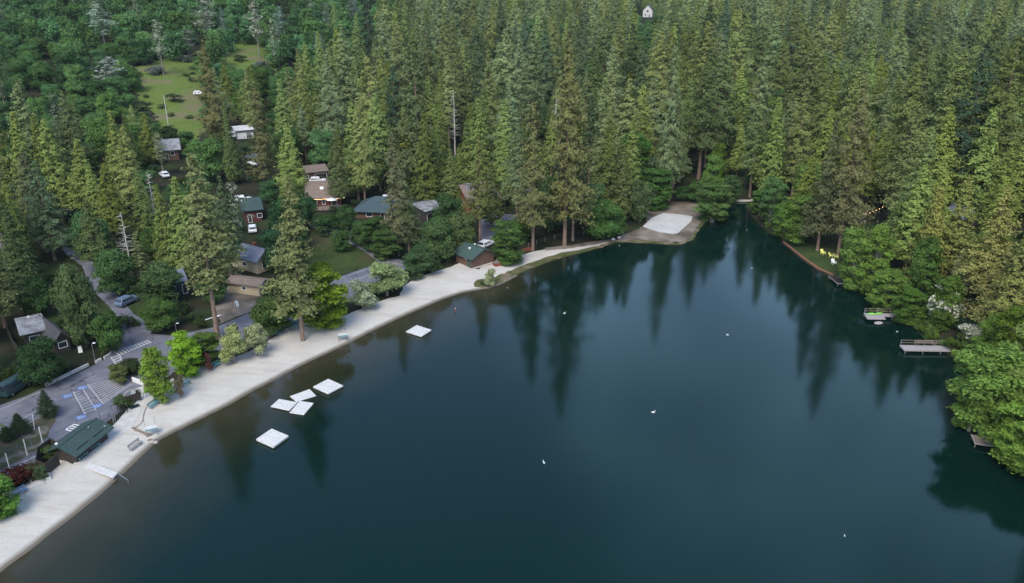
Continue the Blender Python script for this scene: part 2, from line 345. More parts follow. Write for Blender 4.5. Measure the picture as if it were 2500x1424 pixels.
def catmull(pts, k=4):
    o = []
    for i in range(len(pts)-1):
        p0, p1, p2, p3 = [Vector(pts[min(max(q, 0), len(pts)-1)]) for q in (i-1, i, i+1, i+2)]
        for j in range(k):
            t = j/k; o.append(.5*((2*p1)+(p2-p0)*t+(2*p0-5*p1+4*p2-p3)*t*t+(3*p1-p0-3*p2+p3)*t**3))
    o.append(Vector(pts[-1])); return o
def drape(name, poly, mat_, off=.03, rag=0, grid=1.5, kind='structure', seed=1):
    "a sheet laid on the ground; poly = world xy outline"
    rr = random.Random(seed); B = []
    n = len(poly)
    for i in range(n):
        a, b = Vector(poly[i][:2]), Vector(poly[(i+1) % n][:2]); k = max(1, int((b-a).length/1.0))
        for j in range(k):
            q = a.lerp(b, j/k); B.append((q.x+rr.uniform(-rag, rag), q.y+rr.uniform(-rag, rag)))
    xs = [p[0] for p in B]; ys = [p[1] for p in B]
    pts = [Vector(p) for p in B]
    for x in np.arange(min(xs)+.01, max(xs), grid):
        for y in np.arange(min(ys)+.02, max(ys), grid): pts.append(Vector((float(x), float(y))))
    vs, es, fs, _, _, _ = delaunay_2d_cdt(pts, [], [list(range(len(B)))], 1, 1e-4)
    mb = MB(); mb.v = [(v.x, v.y, gz(v.x, v.y)+off) for v in vs]; mb.f = [list(f) for f in fs]
    # drop loose vertices
    used = sorted({i for f in mb.f for i in f}); ix = {u: k for k, u in enumerate(used)}
    mb.v = [mb.v[u] for u in used]; mb.f = [[ix[i] for i in f] for f in mb.f]
    o = obj(name, mb, mat_, smooth=True); o['kind'] = kind; return o
W = lambda pts: [tuple(gp(x, y)[:2]) for x, y in pts]
shore = LAKE_PX[0:28]
def inward(p, m=2.2):
    "a world point pushed into the lake"
    q = Vector(at0(*p)); e = .5
    g = Vector((float(lake_sd([(q.x+e, q.y)])[0]-lake_sd([(q.x-e, q.y)])[0]), float(lake_sd([(q.x, q.y+e)])[0]-lake_sd([(q.x, q.y-e)])[0])))
    if g.length < 1e-6: return tuple(q)
    return tuple(q-g.normalized()*m)
inner = [(1225,655),(1200,662),(1170,658),(1152,657),(1122,643),(1100,652),(1060,664),(1010,682),(985,700),(975,722),(930,735),(880,755),(850,768),(800,778),(760,772),(735,790),(700,803),(670,822),(640,845),(600,862),(560,878),(500,893),(460,905),(425,922),(400,938),(375,950),(350,965),(330,985),(312,1000),(288,1028),(262,1052),(245,1080),(200,1120),(178,1133),(150,1118),(110,1142),(85,1162),(60,1185),(20,1215),(-40,1258)]
beach = [inward(p) for p in shore]+W(inner)+[(-80.0, 60.0), (-68.0, 50.0)]
drape('beach', beach, M['sand'], .05, .12, 1.5)
drape('shore_path', W([(1180,668),(1170,655),(1215,640),(1260,628),(1300,615),(1350,606),(1400,600),(1450,594),(1490,585),(1500,592),(1460,604),(1420,614),(1380,624),(1335,634),(1290,648),(1240,668),(1195,690),(1165,695)]), M['sand'], .07, .15)
drape('bank_grass', W([(1160,702),(1155,692),(1165,684),(1200,680),(1240,664),(1290,644),(1330,630),(1370,618),(1420,610),(1462,600),(1500,588),(1500,594),(1462,607),(1422,617),(1382,627),(1342,639),(1302,654),(1262,671),(1226,689),(1200,700),(1180,704)]), M['verge'], .09, .2)
park = [(-60,1010),(0,990),(60,968),(118,944),(215,900),(272,868),(275,840),(290,815),(340,812),(420,820),(530,798),(600,768),(690,742),(740,720),(800,690),(850,668),(900,652),(960,632),(1000,640),(985,665),(940,690),(880,720),(820,748),(760,772),(700,800),(640,838),(560,870),(500,886),(450,898),(400,925),(352,950),(325,975),(300,1000),(262,1030),(200,1070),(150,1092),(90,1130),(40,1165),(-60,1230)]
drape('road', W(park), M['asphalt'], .035, .06)
drape('lane', W([(275,850),(290,815),(300,790),(272,755),(238,722),(215,690),(200,650),(165,625),(140,590),(165,582),(195,562),(208,566),(205,590),(222,630),(240,665),(262,700),(290,725),(330,770),(380,800),(360,822)]), M['asphalt'], .05, .06)
def ribbon(name, pts, width, m, off=.05):
    c = catmull(W(pts), 5); l = []; r = []
    for i, p in enumerate(c):
        d = (c[min(i+1, len(c)-1)]-c[max(i-1, 0)]).normalized(); n = Vector((-d.y, d.x))*width/2; l.append(tuple(p+n)); r.append(tuple(p-n))
    return drape(name, l+r[::-1], m, off, .05)
drape('planting_bed', W([(-20,1082),(60,1042),(128,1000),(140,1012),(134,1030),(104,1090),(60,1118),(0,1150)]), M['bed'], .065, .12)
ribbon('driveway', [(978,652),(945,640),(905,612),(870,592),(820,570),(775,552),(745,538)], 2.9, M['path'])
drape('courtyard', W([(1168,560),(1175,535),(1215,522),(1300,528),(1340,512),(1362,518),(1350,535),(1280,558),(1225,565),(1195,598),(1172,600)]), M['asphalt'], .05, .1)
drape('dirt', W([(1500,590),(1515,575),(1555,562),(1580,545),(1575,512),(1585,500),(1620,494),(1690,492),(1712,498),(1718,520),(1712,545),(1700,570),(1680,590),(1640,592),(1560,588)]), M['dirt'], .045, .3)
drape('bank_turf', W([(1495,592),(1540,586),(1600,590),(1655,594),(1685,582),(1698,560),(1712,540),(1722,543),(1706,562),(1691,587),(1660,599),(1600,596),(1540,592.5)]), M['verge'], .09, .2)
drape('sand_court', W([(1569,554),(1590,533),(1618,521),(1650,523),(1691,529),(1688,540),(1655,570),(1642,572),(1610,568)]), M['courtsand'], .07, .04)
drape('meadow', W([(318,222),(325,170),(370,150),(430,140),(485,128),(560,100),(640,98),(690,112),(705,150),(690,195),(640,212),(560,225),(510,258),(495,300),(480,345),(400,350),(370,310),(380,262),(340,240)]), M['grass'], .06, 2.2, 3)
drape('lawn', W([(770,560),(800,572),(850,590),(900,618),(930,640),(900,650),(850,665),(805,685),(760,700),(720,660),(740,600)]), M['lawn'], .045, .3)
drape('yard', W([(560,700),(610,690),(650,730),(690,735),(600,765),(540,790),(520,740)]), M['dirt'], .045, .3)
drape('shore_lawn', W([(1915,592),(1940,590),(1990,598),(2040,612),(2070,640),(2085,690),(2050,684),(2025,668),(1998,652),(1960,626)]), M['lawn'], .05, .1)
drape('walkway', W([(345,962),(362,970),(350,995),(322,1045),(262,1085),(190,1135),(178,1133),(240,1088),(255,1060),(288,1028),(312,1000),(330,985)]), M['concrete'], .075, .03)
drape('footpath', W([(1505,583),(1500,590),(1440,600),(1380,609),(1330,612),(1330,606),(1390,600),(1450,590)]), M['dirt'], .1, .1)

# painted markings: one object for each group of lines
def stripe(mb, a, b, wd, off=.075):
    a, b = Vector(a[:2]), Vector(b[:2]); d = (b-a).normalized(); n = Vector((-d.y, d.x))*wd/2; k = max(1, int((b-a).length/1.2))
    vs = []
    for i in range(k+1):
        q = a.lerp(b, i/k); vs += [(q+n).to_3d(), (q-n).to_3d()]
    vs = [(v.x, v.y, gz(v.x, v.y)+off) for v in vs]
    mb.add(vs, [[2*i, 2*i+1, 2*i+3, 2*i+2] for i in range(k)])
def P2(p): return Vector(gp(*p)[:2])
def mark(name, segs, wd=.13, m='linepaint', off=.075):
    mb = MB()
    for a, b in segs: stripe(mb, P2(a), P2(b), wd, off)
    o = obj(name, mb, M[m]); o['kind'] = 'structure'; return o
def ladder(name, a0, a1, b0, b1, n):
    a0, a1, b0, b1 = map(P2, (a0, a1, b0, b1)); mb = MB(); stripe(mb, a0, a1, .18); stripe(mb, b0, b1, .18)
    for i in range(n): stripe(mb, a0.lerp(a1, (i+.5)/n), b0.lerp(b1, (i+.5)/n), .3, .079)
    o = obj(name, mb, M['linepaint']); o['kind'] = 'structure'
ladder('crosswalk_marking', (277,862), (362,831), (289,870), (372,836), 11)
ladder('crosswalk_marking', (270,873), (289,897), (292,866), (300,893), 5)
def hatch(a0, a1, b0, b1, n):
    a0, a1, b0, b1 = map(P2, (a0, a1, b0, b1)); mb = MB()
    for i in range(n): stripe(mb, a0.lerp(a1, i/(n-1)), b0.lerp(b1, i/(n-1)), .13)
    o = obj('parking_hatch_marking', mb, M['linepaint']); o['kind'] = 'structure'
hatch((216,941), (248,984), (268,930), (305,946), 10)
hatch((181,961), (207,1009), (193,956), (232,1000), 9)
mark('parking_line_marking', [((213,939),(252,987)), ((252,987),(322,938)), ((179,958),(208,1012)), ((203,951),(235,1003)), ((-20,1070),(120,985)), ((0,1170),(60,1128)), ((60,1128),(150,1085)), ((0,1002),(105,955)), ((420,828),(480,814)), ((470,872),(560,846)), ((850,690),(960,652)), ((850,674),(905,655))])
for (x, y) in ((165,968),(201,948),(237,992),(198,1020)):
    c = P2((x, y)); mb = MB(); mb2 = MB(); d = Vector((.75, .66)).normalized(); n = Vector((-d.y, d.x))
    stripe(mb, c-d*.62, c+d*.62, 1.15, .079)
    o = obj('accessible_bay_marking', mb, M['bluepaint']); o['kind'] = 'structure'
    pts = [c+n*.42*math.cos(t)-d*.05+d*.30*math.sin(t) for t in [math.pi*(.05+i/7*1.3)+math.pi*.6 for i in range(8)]]
    for i in range(7): stripe(mb2, pts[i], pts[i+1], .11, .085)
    stripe(mb2, c+d*.42, c-d*.05, .13, .087); stripe(mb2, c-d*.02, c-d*.02+n*.25, .11, .085); stripe(mb2, c+d*.48, c+d*.60, .17, .085)
    o = obj('wheelchair_symbol_marking', mb2, M['linepaint']); o['kind'] = 'structure'
# stop bar, word and arrow on the lane
def letters(word, c, right, up, hgt, wdt, gap):
    G = {'S': [((1,1),(0,1)),((0,1),(0,.5)),((0,.5),(1,.5)),((1,.5),(1,0)),((1,0),(0,0))], 'T': [((0,1),(1,1)),((.5,1),(.5,0))], 'O': [((0,0),(0,1)),((0,1),(1,1)),((1,1),(1,0)),((1,0),(0,0))], 'P': [((0,0),(0,1)),((0,1),(1,1)),((1,1),(1,.5)),((1,.5),(0,.5))]}
    mb = MB(); n = len(word); x0 = -(n*wdt+(n-1)*gap)/2
    for k, ch in enumerate(word):
        for a, b in G[ch]:
            f = lambda q: c+right*(x0+k*(wdt+gap)+q[0]*wdt)+up*((q[1]-.5)*hgt)
            stripe(mb, f(a), f(b), .14, .10)
    return mb
c = P2((179,619)); o = obj('stop_word_marking', letters('STOP', c, Vector((1,0)), Vector((0,1)), 1.9, .42, .22), M['white']); o['kind'] = 'structure'
mark('stop_line_marking', [((171,633),(195,628))], .35, 'white', .09)
c = P2((520,776)); d = (P2((545,768))-P2((495,784))).normalized(); n = Vector((-d.y, d.x)); mb = MB()
stripe(mb, c-d*1.5, c+d*.6, .3, .085)
q = [c+d*.3+n*.5, c+d*1.7, c+d*.3-n*.5]; mb.add([(v.x, v.y, gz(v.x, v.y)+.09) for v in q], [(0,2,1)])
o = obj('arrow_marking', mb, M['white']); o['kind'] = 'structure'
mark('box_marking', [((161,1050),(181,1037)),((181,1037),(200,1042)),((200,1042),(180,1056)),((180,1056),(161,1050)),((171,1047),(186,1050)),((177,1042),(190,1046))], .22, 'white', .09)

# ------------------------------------------------------------------ buildings
def house(name, label, A, B, Wd, wh, rh, wall, roof, ridge='u', over=.45, wins=(), doors=(), L=None, chim=None, vents=(), rt=.14, hip=0, z=None, cat='house', skyl=None, porch=None, base=None):
    """A, B: photo pixels of the foot of the wall nearest the camera; the house runs back Wd metres. ridge u: along A-B, v: away from it"""
    a, b = gp(*A), gp(*B); d = (b-a); d.z = 0; ln = d.length if L is None else L; d.normalize()
    n = Vector((-d.y, d.x, 0))
    if n.y < 0 and abs(n.y) > .01: n = -n
    mid = (a+b)/2 if L is None else a+d*ln/2
    c = mid+n*Wd/2; c.z = min(gz(c.x+p.x, c.y+p.y) for p in (d*ln/2+n*Wd/2, -d*ln/2+n*Wd/2, d*ln/2-n*Wd/2, -d*ln/2-n*Wd/2)) if z is None else z
    top = max(gz(c.x+p.x, c.y+p.y) for p in (d*ln/2+n*Wd/2, -d*ln/2-n*Wd/2, n*Wd/2))-c.z
    wh += min(top, 1.0)*.6
    rz = math.atan2(d.y, d.x); h = thing(name, label, cat, c, rz)
    x, y = ln/2, Wd/2; mb = MB()
    if ridge == 'u': mb.prof([(-y,-.6),(y,-.6),(y,wh),(0,wh+rh*(1 if not hip else 0.0)),(-y,wh)], -x, x) if not hip else mb.box(-x,x,-y,y,-.6,wh)
    else:
        pts = [(-x,-.6),(x,-.6),(x,wh),(0,wh+rh),(-x,wh)]
        vs = [(px_, -y, pz) for px_, pz in pts]+[(px_, y, pz) for px_, pz in pts]
        mb.add(vs, [[0,1,2,3,4],[9,8,7,6,5]]+[[i, 5+i, 5+(i+1)%5, (i+1)%5] for i in range(5)])
    obj('wall', mb, M[wall], h)
    o = over; mb = MB()
    if hip:
        e = wh-.0; hx = x-hip*y; lo_ = e-rh*o/y
        for t in (0,):
            vs = [(-x-o,-y-o,lo_),(x+o,-y-o,lo_),(x+o,y+o,lo_),(-x-o,y+o,lo_),(-hx,0,e+rh),(hx,0,e+rh),(-x-o,-y-o,lo_-rt),(x+o,-y-o,lo_-rt),(x+o,y+o,lo_-rt),(-x-o,y+o,lo_-rt)]
            mb.add(vs, [(0,1,5,4),(1,2,5),(2,3,4,5),(3,0,4),(0,6,7,1),(1,7,8,2),(2,8,9,3),(3,9,6,0),(6,9,8,7)])
    else:
        hw = y if ridge == 'u' else x; k = rh/hw
        pr = [(-hw-o, wh-k*o+.02),(0, wh+rh+.02),(hw+o, wh-k*o+.02),(hw+o, wh-k*o+rt+.02),(0, wh+rh+rt+.02),(-hw-o, wh-k*o+rt+.02)]
        if ridge == 'u': mb.prof(pr, -x-o, x+o)
        else:
            n_ = 6; vs = [(p, -y-o, q) for p, q in pr]+[(p, y+o, q) for p, q in pr]
            mb.add(vs, [list(range(n_))[::-1], [n_+i for i in range(n_)]]+[[i, (i+1)%n_, n_+(i+1)%n_, n_+i] for i in range(n_)])
    rf = obj('roof', mb, M[roof], h)
    if not hip:   # ridge cap
        m2 = MB()
        if ridge == 'u': m2.box(-x-o, x+o, -.12, .12, wh+rh+rt-.02, wh+rh+rt+.06)
        else: m2.box(-.12, .12, -y-o, y+o, wh+rh+rt-.02, wh+rh+rt+.06)
        obj('ridge_cap', m2, M[roof], rf)
    def face(s, u, z0, w_, h_, name_, mf, mp, inset=True):
        # s: f front, b back, l left, r right
        def bx(m, u0, u1, z0_, z1_, d0, d1):
            if s == 'f': m.box(u0,u1,-y-d1,-y-d0,z0_,z1_)
            if s == 'b': m.box(u0,u1,y+d0,y+d1,z0_,z1_)
            if s == 'l': m.box(-x-d1,-x-d0,u0,u1,z0_,z1_)
            if s == 'r': m.box(x+d0,x+d1,u0,u1,z0_,z1_)
        m1 = MB(); t = .09
        bx(m1,u-w_/2,u-w_/2+t,z0,z0+h_,.002,.07); bx(m1,u+w_/2-t,u+w_/2,z0,z0+h_,.002,.07); bx(m1,u-w_/2+t,u+w_/2-t,z0,z0+t,.002,.07); bx(m1,u-w_/2+t,u+w_/2-t,z0+h_-t,z0+h_,.002,.07)
        f = obj(name_, m1, M[mf], h); m2 = MB(); bx(m2,u-w_/2+t,u+w_/2-t,z0+t,z0+h_-t,.004,.03); obj('pane' if name_ == 'window' else 'panel', m2, M[mp], f)
    for s, u, z0, w_, h_ in wins: face(s,u,z0,w_,h_,'window','white','glass')
    for s, u, w_, h_, mm in doors: face(s,u,0,w_,h_,'door','white',mm)
    if chim:
        cx, cy, r_, hh, mm = chim; m3 = MB(); m3.box(cx-r_,cx+r_,cy-r_,cy+r_,wh*.8,wh+rh+hh); m3.box(cx-r_-.06,cx+r_+.06,cy-r_-.06,cy+r_+.06,wh+rh+hh,wh+rh+hh+.1); obj('chimney', m3, M[mm], rf)
    kk = rh/(y if ridge == 'u' else x)
    for cx, cy, r_, mm in vents:
        q = abs(cy) if ridge == 'u' else abs(cx); zz = wh+rh-kk*q+rt; m3 = MB(); m3.bar((cx,cy,zz-.1),(cx,cy,zz+.22),r_*.6,r_*.6,8); m3.bar((cx,cy,zz+.22),(cx,cy,zz+.34),r_,r_*.5,10); obj('roof_vent', m3, M[mm], rf)
    if skyl:
        cx, cy, w_ = skyl; zz = wh+rh-kk*abs(cy)+rt; m3 = MB(); sg = 1 if cy > 0 else -1
        Mx = Matrix.Translation((cx,cy,zz+.03)) @ Matrix.Rotation(-sg*math.atan(kk), 4, 'X'); m3.box(-w_/2,w_/2,-w_/2,w_/2,0,.12,Mx); obj('skylight', m3, M['white'], rf)
    return h, (x, y, wh, rh), rf
HB = {}
# beach bathhouse
h, (x, y, wh, rh), rf = house('bathhouse', 'long dark green gabled bathhouse at the lower left end of the beach', (189,1131), (266,1070), 3.5, 1.6, .8, 'dark', 'roof_dkgreen', over=.7, L=5.9, wins=(), doors=(('r',.6,1.0,1.7,'white'),), cat='bathhouse', vents=((-2.6,1.1,.2,'white'),(1.4,-.5,.12,'metal')))
m = MB(); m.box(-x+.3,-x+2.4,-y-.09,-y-.004,.9,1.9); obj('serving_hatch', m, M['black'], h)
m = MB(); m.box(x-2.6,x-.6,-y-.09,-y-.004,.9,1.9); obj('serving_hatch', m, M['black'], h)
m = MB(); m.bar((x+.05,-y+.3,1.75),(x+.18,-y+.3,1.75),.24,.2,10); obj('wall_lamp', m, M['white'], h)
BH = h
# small hut by the middle of the beach
h, (x, y, wh, rh), rf = house('beach_hut', 'small brown hut with green metal gable roof at the head of the beach', (1153,656), (1206,640), 5.4, 2.2, 1.35, 'brown', 'roof_green', ridge='v', over=.55, cat='hut', vents=((-1.2,.2,.3,'white'),(1.4,1.6,.26,'white')))
m = MB(); m.box(-x+.05,x+.25,-y-.45,-y-.02,.02,.14); obj('doorstep', m, M['concrete'], h)
m = MB(); m.box(-x-.07,-x-.004,-y+.5,-y+1.4,0,1.95); obj('door', m, M['cardark'], h)
m = MB(); m.bar((-x-.16,-y+1.9,1.7),(-x-.02,-y+1.9,1.7),.17,.17,8); obj('wall_lamp', m, M['white'], h)
house('cottage', 'small beige cottage with blue-grey roof left of the beach pine', (630,669), (659,658), 9.5, 2.7, 1.7, 'beige', 'roof_blue', ridge='v', over=.5, L=4.6, wins=(('f',0,.7,2.0,1.5),('l',-1,1,1.2,1.0)), doors=(('l',2,.95,2,'beige'),), chim=(1.2,-.5,.3,.3,'redwood'), vents=((1.3,-2.2,.22,'white'),))
house('shed', 'low beige shed with flat brown roof below the cottage', (634,724), (662,706), 6.5, 2.2, .45, 'beige', 'roof_brown', ridge='v', over=.55, L=3.2, wins=(('l',0,.9,.9,.8),), doors=(('f',0,.95,1.95,'beige'),), cat='shed')
h, (x, y, wh, rh), rf = house('lodge', 'brown lodge with string lights under its eaves and a porch', (757,512), (834,506), 8.5, 3.4, 2.6, 'maroon', 'roof_brown', over=.9, wins=(('f',-2.6,1.2,1.2,1.5),('f',-.4,1.2,.8,1.8)), doors=(('f',2.2,1.4,2.1,'glass'),), skyl=(-.6,-2.2,.9), vents=((2.2,-1.8,.18,'metal'),))
m = MB()
for i in range(26):
    t = i/25; m.ball((-x-.8+t*(2*x+1.6), -y-.98, wh-.55-.12*abs(math.sin(t*math.pi*4))), .05, .05, .05, 6, 4)
for i in range(25):
    q = [Vector((-x-.8+t*(2*x+1.6), -y-.98, wh-.55-.12*abs(math.sin(t*math.pi*4)))) for t in (i/25, (i+1)/25)]; m.bar(q[0], q[1], .02, n=4)
obj('string_lights', m, M['warm'], h)
m = MB(); m.box(-x,x,-y-3.0,-y-.01,.5,.68); obj('porch_deck', m, M['woodd'], h)
m = MB(); [m.box(-x+i*(2*x/5)-.05,-x+i*(2*x/5)+.05,-y-3.0,-y-2.9,.68,1.6) for i in range(6)]; m.box(-x,x,-y-3.02,-y-2.88,1.6,1.68); obj('porch_railing', m, M['woodd'], h)
LODGE = (h, x, y)
house('ranch_house', 'low house with wide teal-grey roof right of the lodge', (868,532), (925,535), 9, 2.4, 2.2, 'brown', 'roof_teal', over=.8, L=13, hip=.9, wins=(('f',-3,.9,1.6,1.2),('f',3,.9,1.6,1.2)), doors=(('f',.3,1,2,'dark'),))
_h = house('workshop', 'dark workshop with a pale roof edge behind the tall twin trunk pine', (1040,545), (1085,532), 7, 2.9, .7, 'dark', 'roof_grey', over=.5, wins=(('f',2.5,1,1.2,1.2),), doors=(('f',-1.5,2.4,2.3,'black'),), cat='workshop')
house('gabled_house', 'tall redwood house with brown gable roof above the paved courtyard', (1148,535), (1218,524), 9.5, 4.6, 2.8, 'redwood', 'roof_brown', ridge='u', over=.7, wins=(('f',1.4,2.6,1.6,1.7),('f',-1.8,2.6,1.2,1.3),('l',0,2.4,1.5,1.4)), doors=(('f',1.5,3.2,2.1,'black'),), chim=(-3,-1.6,.45,.5,'grey_wall'))
house('red_cabin', 'red cabin with green roof between the pickup and the beige cottage', (600,545), (640,540), 8, 3.0, 1.7, 'maroon', 'roof_dkgreen', ridge='u', over=.6, wins=(('f',1.5,1,1.2,1.1),), doors=(('f',-.8,.95,2,'dark'),), vents=((-2,-1,.2,'white'),))
house('hillside_cabin', 'grey roofed brown cabin below the meadow', (388,393), (438,390), 8, 3.4, 2.0, 'brown', 'roof_grey', ridge='u', over=.9, wins=(('f',1.2,1.5,1.3,1.3),('f',-2,1.5,1,1.2)), doors=(('f',-.4,.95,2,'dark'),))
house('far_garage', 'garage with bright white roof above the white pickup', (578,340), (620,338), 7, 2.6, .8, 'grey_wall', 'raft', ridge='u', over=.5, doors=(('f',-1,3,2.2,'white'),('f',2.5,1,2,'white')), cat='garage')
house('carport_house', 'dark brown house with an open carport behind the lodge', (752,442), (800,440), 7, 2.6, 1.0, 'brown', 'roof_brown', ridge='u', over=.5, doors=(('f',1,3.4,2.2,'black'),), wins=(('f',-3,1,1,1),))
house('left_house', 'house with pale ribbed grey roof left of the parking lot', (66,852), (114,842), 7.0, 2.7, .8, 'dark', 'roof_grey', ridge='u', over=.6, wins=(('r',0,1,1.2,1),('f',0,1,1.6,1.1)), vents=((0,1.5,.2,'white'),))
house('left_house', 'darker grey wing roofed lower, beside the pale ribbed roof', (140,866), (175,856), 9.0, 2.4, 1.2, 'dark', 'roof_dark', ridge='v', over=.55, wins=(('f',0,.9,1.4,1.1),('r',1,1,1.2,1)), doors=(('r',-2,.95,2,'dark'),))
house('garden_house', 'blue-grey roofed house left of the tallest roadside pine', (424,722), (456,716), 6.5, 2.6, 1.1, 'cardark', 'roof_blue', ridge='u', over=.5, wins=(('f',-1,1,.9,.9),), doors=(('f',1,.95,2,'dark'),))
house('dark_cabin', 'dark timber cabin in shade above the pale ribbed roof', (58,768), (98,762), 7, 2.6, 1.3, 'dark', 'roof_dark', ridge='u', over=.5, wins=(('f',1,1,1,1),), cat='cabin')
house('white_cottage', 'white gabled cottage far up among the forest trees', (1569,42), (1592,42), 8, 5.0, 3.8, 'raft', 'roof_dark', ridge='v', over=.3, wins=(('f',0,3.6,1.6,1.8),('f',-1.6,.9,1.2,1.4)), doors=(('f',1.5,1,2.1,'dark'),))
house('lakeside_cabin', 'purple-brown cabin with white framed window behind the inlet', (1885,432), (1922,430), 6, 3.4, 1.2, 'brown', 'roof_dark', ridge='u', over=.4, wins=(('f',1.2,1.0,1.2,2.0),('f',-.6,1.4,1,1)), cat='cabin')
house('right_cabin', 'cabin with light blue roof between the tall right-hand pines', (2352,560), (2380,556), 6, 2.6, 1.6, 'brown', 'roof_blue', ridge='v', over=.5, wins=(('f',0,1,1,1),), cat='cabin')
house('window_cabin', 'dark cabin with a white framed window right of the redwood house', (1264,500), (1300,496), 6, 3.6, 1.4, 'dark', 'roof_dark', ridge='u', over=.4, wins=(('f',.3,1.2,1.4,1.8),), cat='cabin')

# enclosure left of the bathhouse
def place(px, dz=0): p = gp(*px); return Vector((p.x, p.y, p.z+dz))
def fence(name, label, pts, hgt, m, post=1.8, t=.06, cat='fence', solid=True, pm=None):
    c = [place(p) for p in pts]; o = thing(name, label, cat, c[0]); o0 = c[0]; mb = MB()
    for a, b in zip(c[:-1], c[1:]):
        d = (b-a); l = d.length; d.normalize(); n = Vector((-d.y, d.x, 0)).normalized()*t/2
        if solid:
            A, B = a-o0, b-o0; up = Vector((0,0,hgt))
            mb.add([A-n-Vector((0,0,.3)),B-n-Vector((0,0,.3)),B+n-Vector((0,0,.3)),A+n-Vector((0,0,.3)),A-n+up,B-n+up,B+n+up,A+n+up],[(3,2,1,0),(4,5,6,7),(0,1,5,4),(1,2,6,5),(2,3,7,6),(3,0,4,7)])
        else:
            for zz in (hgt*.45, hgt*.92): mb.bar(a-o0+Vector((0,0,zz)), b-o0+Vector((0,0,zz)), t/2, n=4)
        k = max(1, int(l/post))
        for i in range(k+1):
            q = a.lerp(b, i/k)-o0; p2 = MB(); p2.box(q.x-.06,q.x+.06,q.y-.06,q.y+.06,q.z-.4,q.z+hgt+.06)
            if i < k or b is c[-1]: obj('post', p2, M[pm or m], o)
    obj('fence_panel' if solid else 'rail', mb, M[m], o); return o
fence('board_fence', 'dark board fence closing the yard left of the bathhouse', [(182,1125),(148,1108),(128,1098),(98,1120),(94,1150),(116,1160),(146,1136)], 1.7, 'dark')
fence('retaining_wall', 'long low pale wall along the upper edge of the parking lot', [(140,930),(216,894)], .45, 'concrete', 30, .35, 'wall')
fence('retaining_wall', 'short pale wall block at the corner of the gravel lane', [(113,943),(137,931)], .5, 'concrete', 30, .4, 'wall')
fence('retaining_wall', 'short pale wall just left of the crosswalk', [(234,887),(247,880)], .4, 'concrete', 30, .35, 'wall')
fence('curved_wall', 'curved pale wall bending away at the crosswalk', [(255,877),(268,869),(276,860),(280,848)], .45, 'concrete', 30, .22, 'wall')
fence('traffic_barrier', 'red and white barrier arm lying at the parking lot edge', [(324,932),(354,943)], .8, 'white', 30, .14, 'barrier', True, 'red')
fence('chain_fence', 'wire fence with metal posts at the right end of the bathhouse', [(246,1030),(272,1014),(278,1034),(282,1030)], 1.6, 'metal', 1.6, .07, 'fence', False)
fence('wooden_fence', 'low red fence beside the shore path behind the beach hut', [(1214,630),(1250,622),(1297,612)], .9, 'redwood')
fence('wire_fence', 'thin wire fence running behind the right end of the north shore', [(1290,605),(1330,590),(1400,575),(1450,570)], 1.1, 'woodd', 2.5, .05, 'fence', False)
fence('brick_edging', 'curved red brick edging of the lawn on the right shore', [(1912,592),(1930,606),(1960,630),(1998,657),(2034,673)], .3, 'brick', 60, .3, 'wall')
fence('rail_fence', 'dark timber fence running down beside the left house', [(20,815),(36,850),(58,878)], 1.5, 'dark')
# left posts
pw = MB(); pw.bar((0,0,-.3),(0,0,2.5),.07,.06,8)
pl = [((24,1147),'tall white post farthest left in the planted bed'),((67,1112),'white post in the middle of the planted bed'),((104,1080),'white post nearest the parking lot in the planted bed'),((48,1116),'thin grey stake between the white posts'),((78,1092),'thin grey stake behind the middle white post'),((84,1050),'leaning white pole between the two round conifers')]
for i, (p, lb) in enumerate(pl):
    o = thing('marker_post', lb, 'post', place(p), 0, 'posts in the planted bed'); k = .8 if 'stake' in lb else 1
    o.scale = (k*.7 if k < 1 else 1, k*.7 if k < 1 else 1, k)
    m = MB(); m.bar((0,0,-.3),(.25 if 'leaning' in lb else 0,0,2.4),.07,.06,8); obj('pole', m, M['white' if k == 1 else 'metal'], o)
    m = MB(); m.bar((0,0,0),(0,0,.08),.13,.13,8); obj('footing', m, M['concrete'], o)

# benches
def bench(label, p, q=None, m='teal', rz=None):
    a = place(p)
    if rz is None: b = place(q); rz = math.atan2(b.y-a.y, b.x-a.x); c = (a+b)/2; L_ = max(1.8, (b-a).length)
    else: c = a; L_ = 2
    o = thing('park_bench', label, 'bench', c+Vector((0,0,.05)), rz, 'benches along the beach'); x = L_/2
    s = MB(); [s.box(-x,x,-.24+.17*i,-.10+.17*i,.42,.47) for i in range(3)]; obj('seat', s, M[m], o)
    s = MB(); [s.box(-x,x,.27+.04*i,.31+.04*i,.58+.17*i,.71+.17*i) for i in range(2)]; obj('backrest', s, M[m], o)
    for sx in (-x+.2, x-.2):
        s = MB(); s.box(sx-.04,sx+.04,-.22,-.15,-.1,.42); s.box(sx-.04,sx+.04,.17,.24,-.1,.42); s.box(sx-.035,sx+.035,.24,.36,.3,.86); s.box(sx-.03,sx+.03,-.15,.17,.34,.40); obj('leg', s, M['metal'], o)
    return o
bench('teal bench against the lake side of the bathhouse, right one', (218,1104), (243,1090), 'teal')
bench('teal bench against the lake side of the bathhouse, left one', (192,1128), (212,1112), 'teal')
bench('blue bench on the sand at the lower left corner', (38,1216), (62,1202), 'bluebench')
bench('blue bench left of the multi-stemmed yellow-green tree', (366,1001), (388,985))
bench('blue bench right of the multi-stemmed yellow-green tree', (412,968), (434,955))
bench('teal bench under the bare sapling on the beach edge', (446,947), (463,937))
bench('teal bench next to the thin dark sapling', (518,902), (538,892))
bench('teal bench between the two pale green saplings', (597,862), (615,852))
bench('teal bench just left of the tall beach pine', (708,806), (732,793))
bench('pale bench beside the small pale sapling near the road', (855,743), (872,735), 'teal')
bench('dark bench half hidden under the pale saplings', (672,822), (690,812))
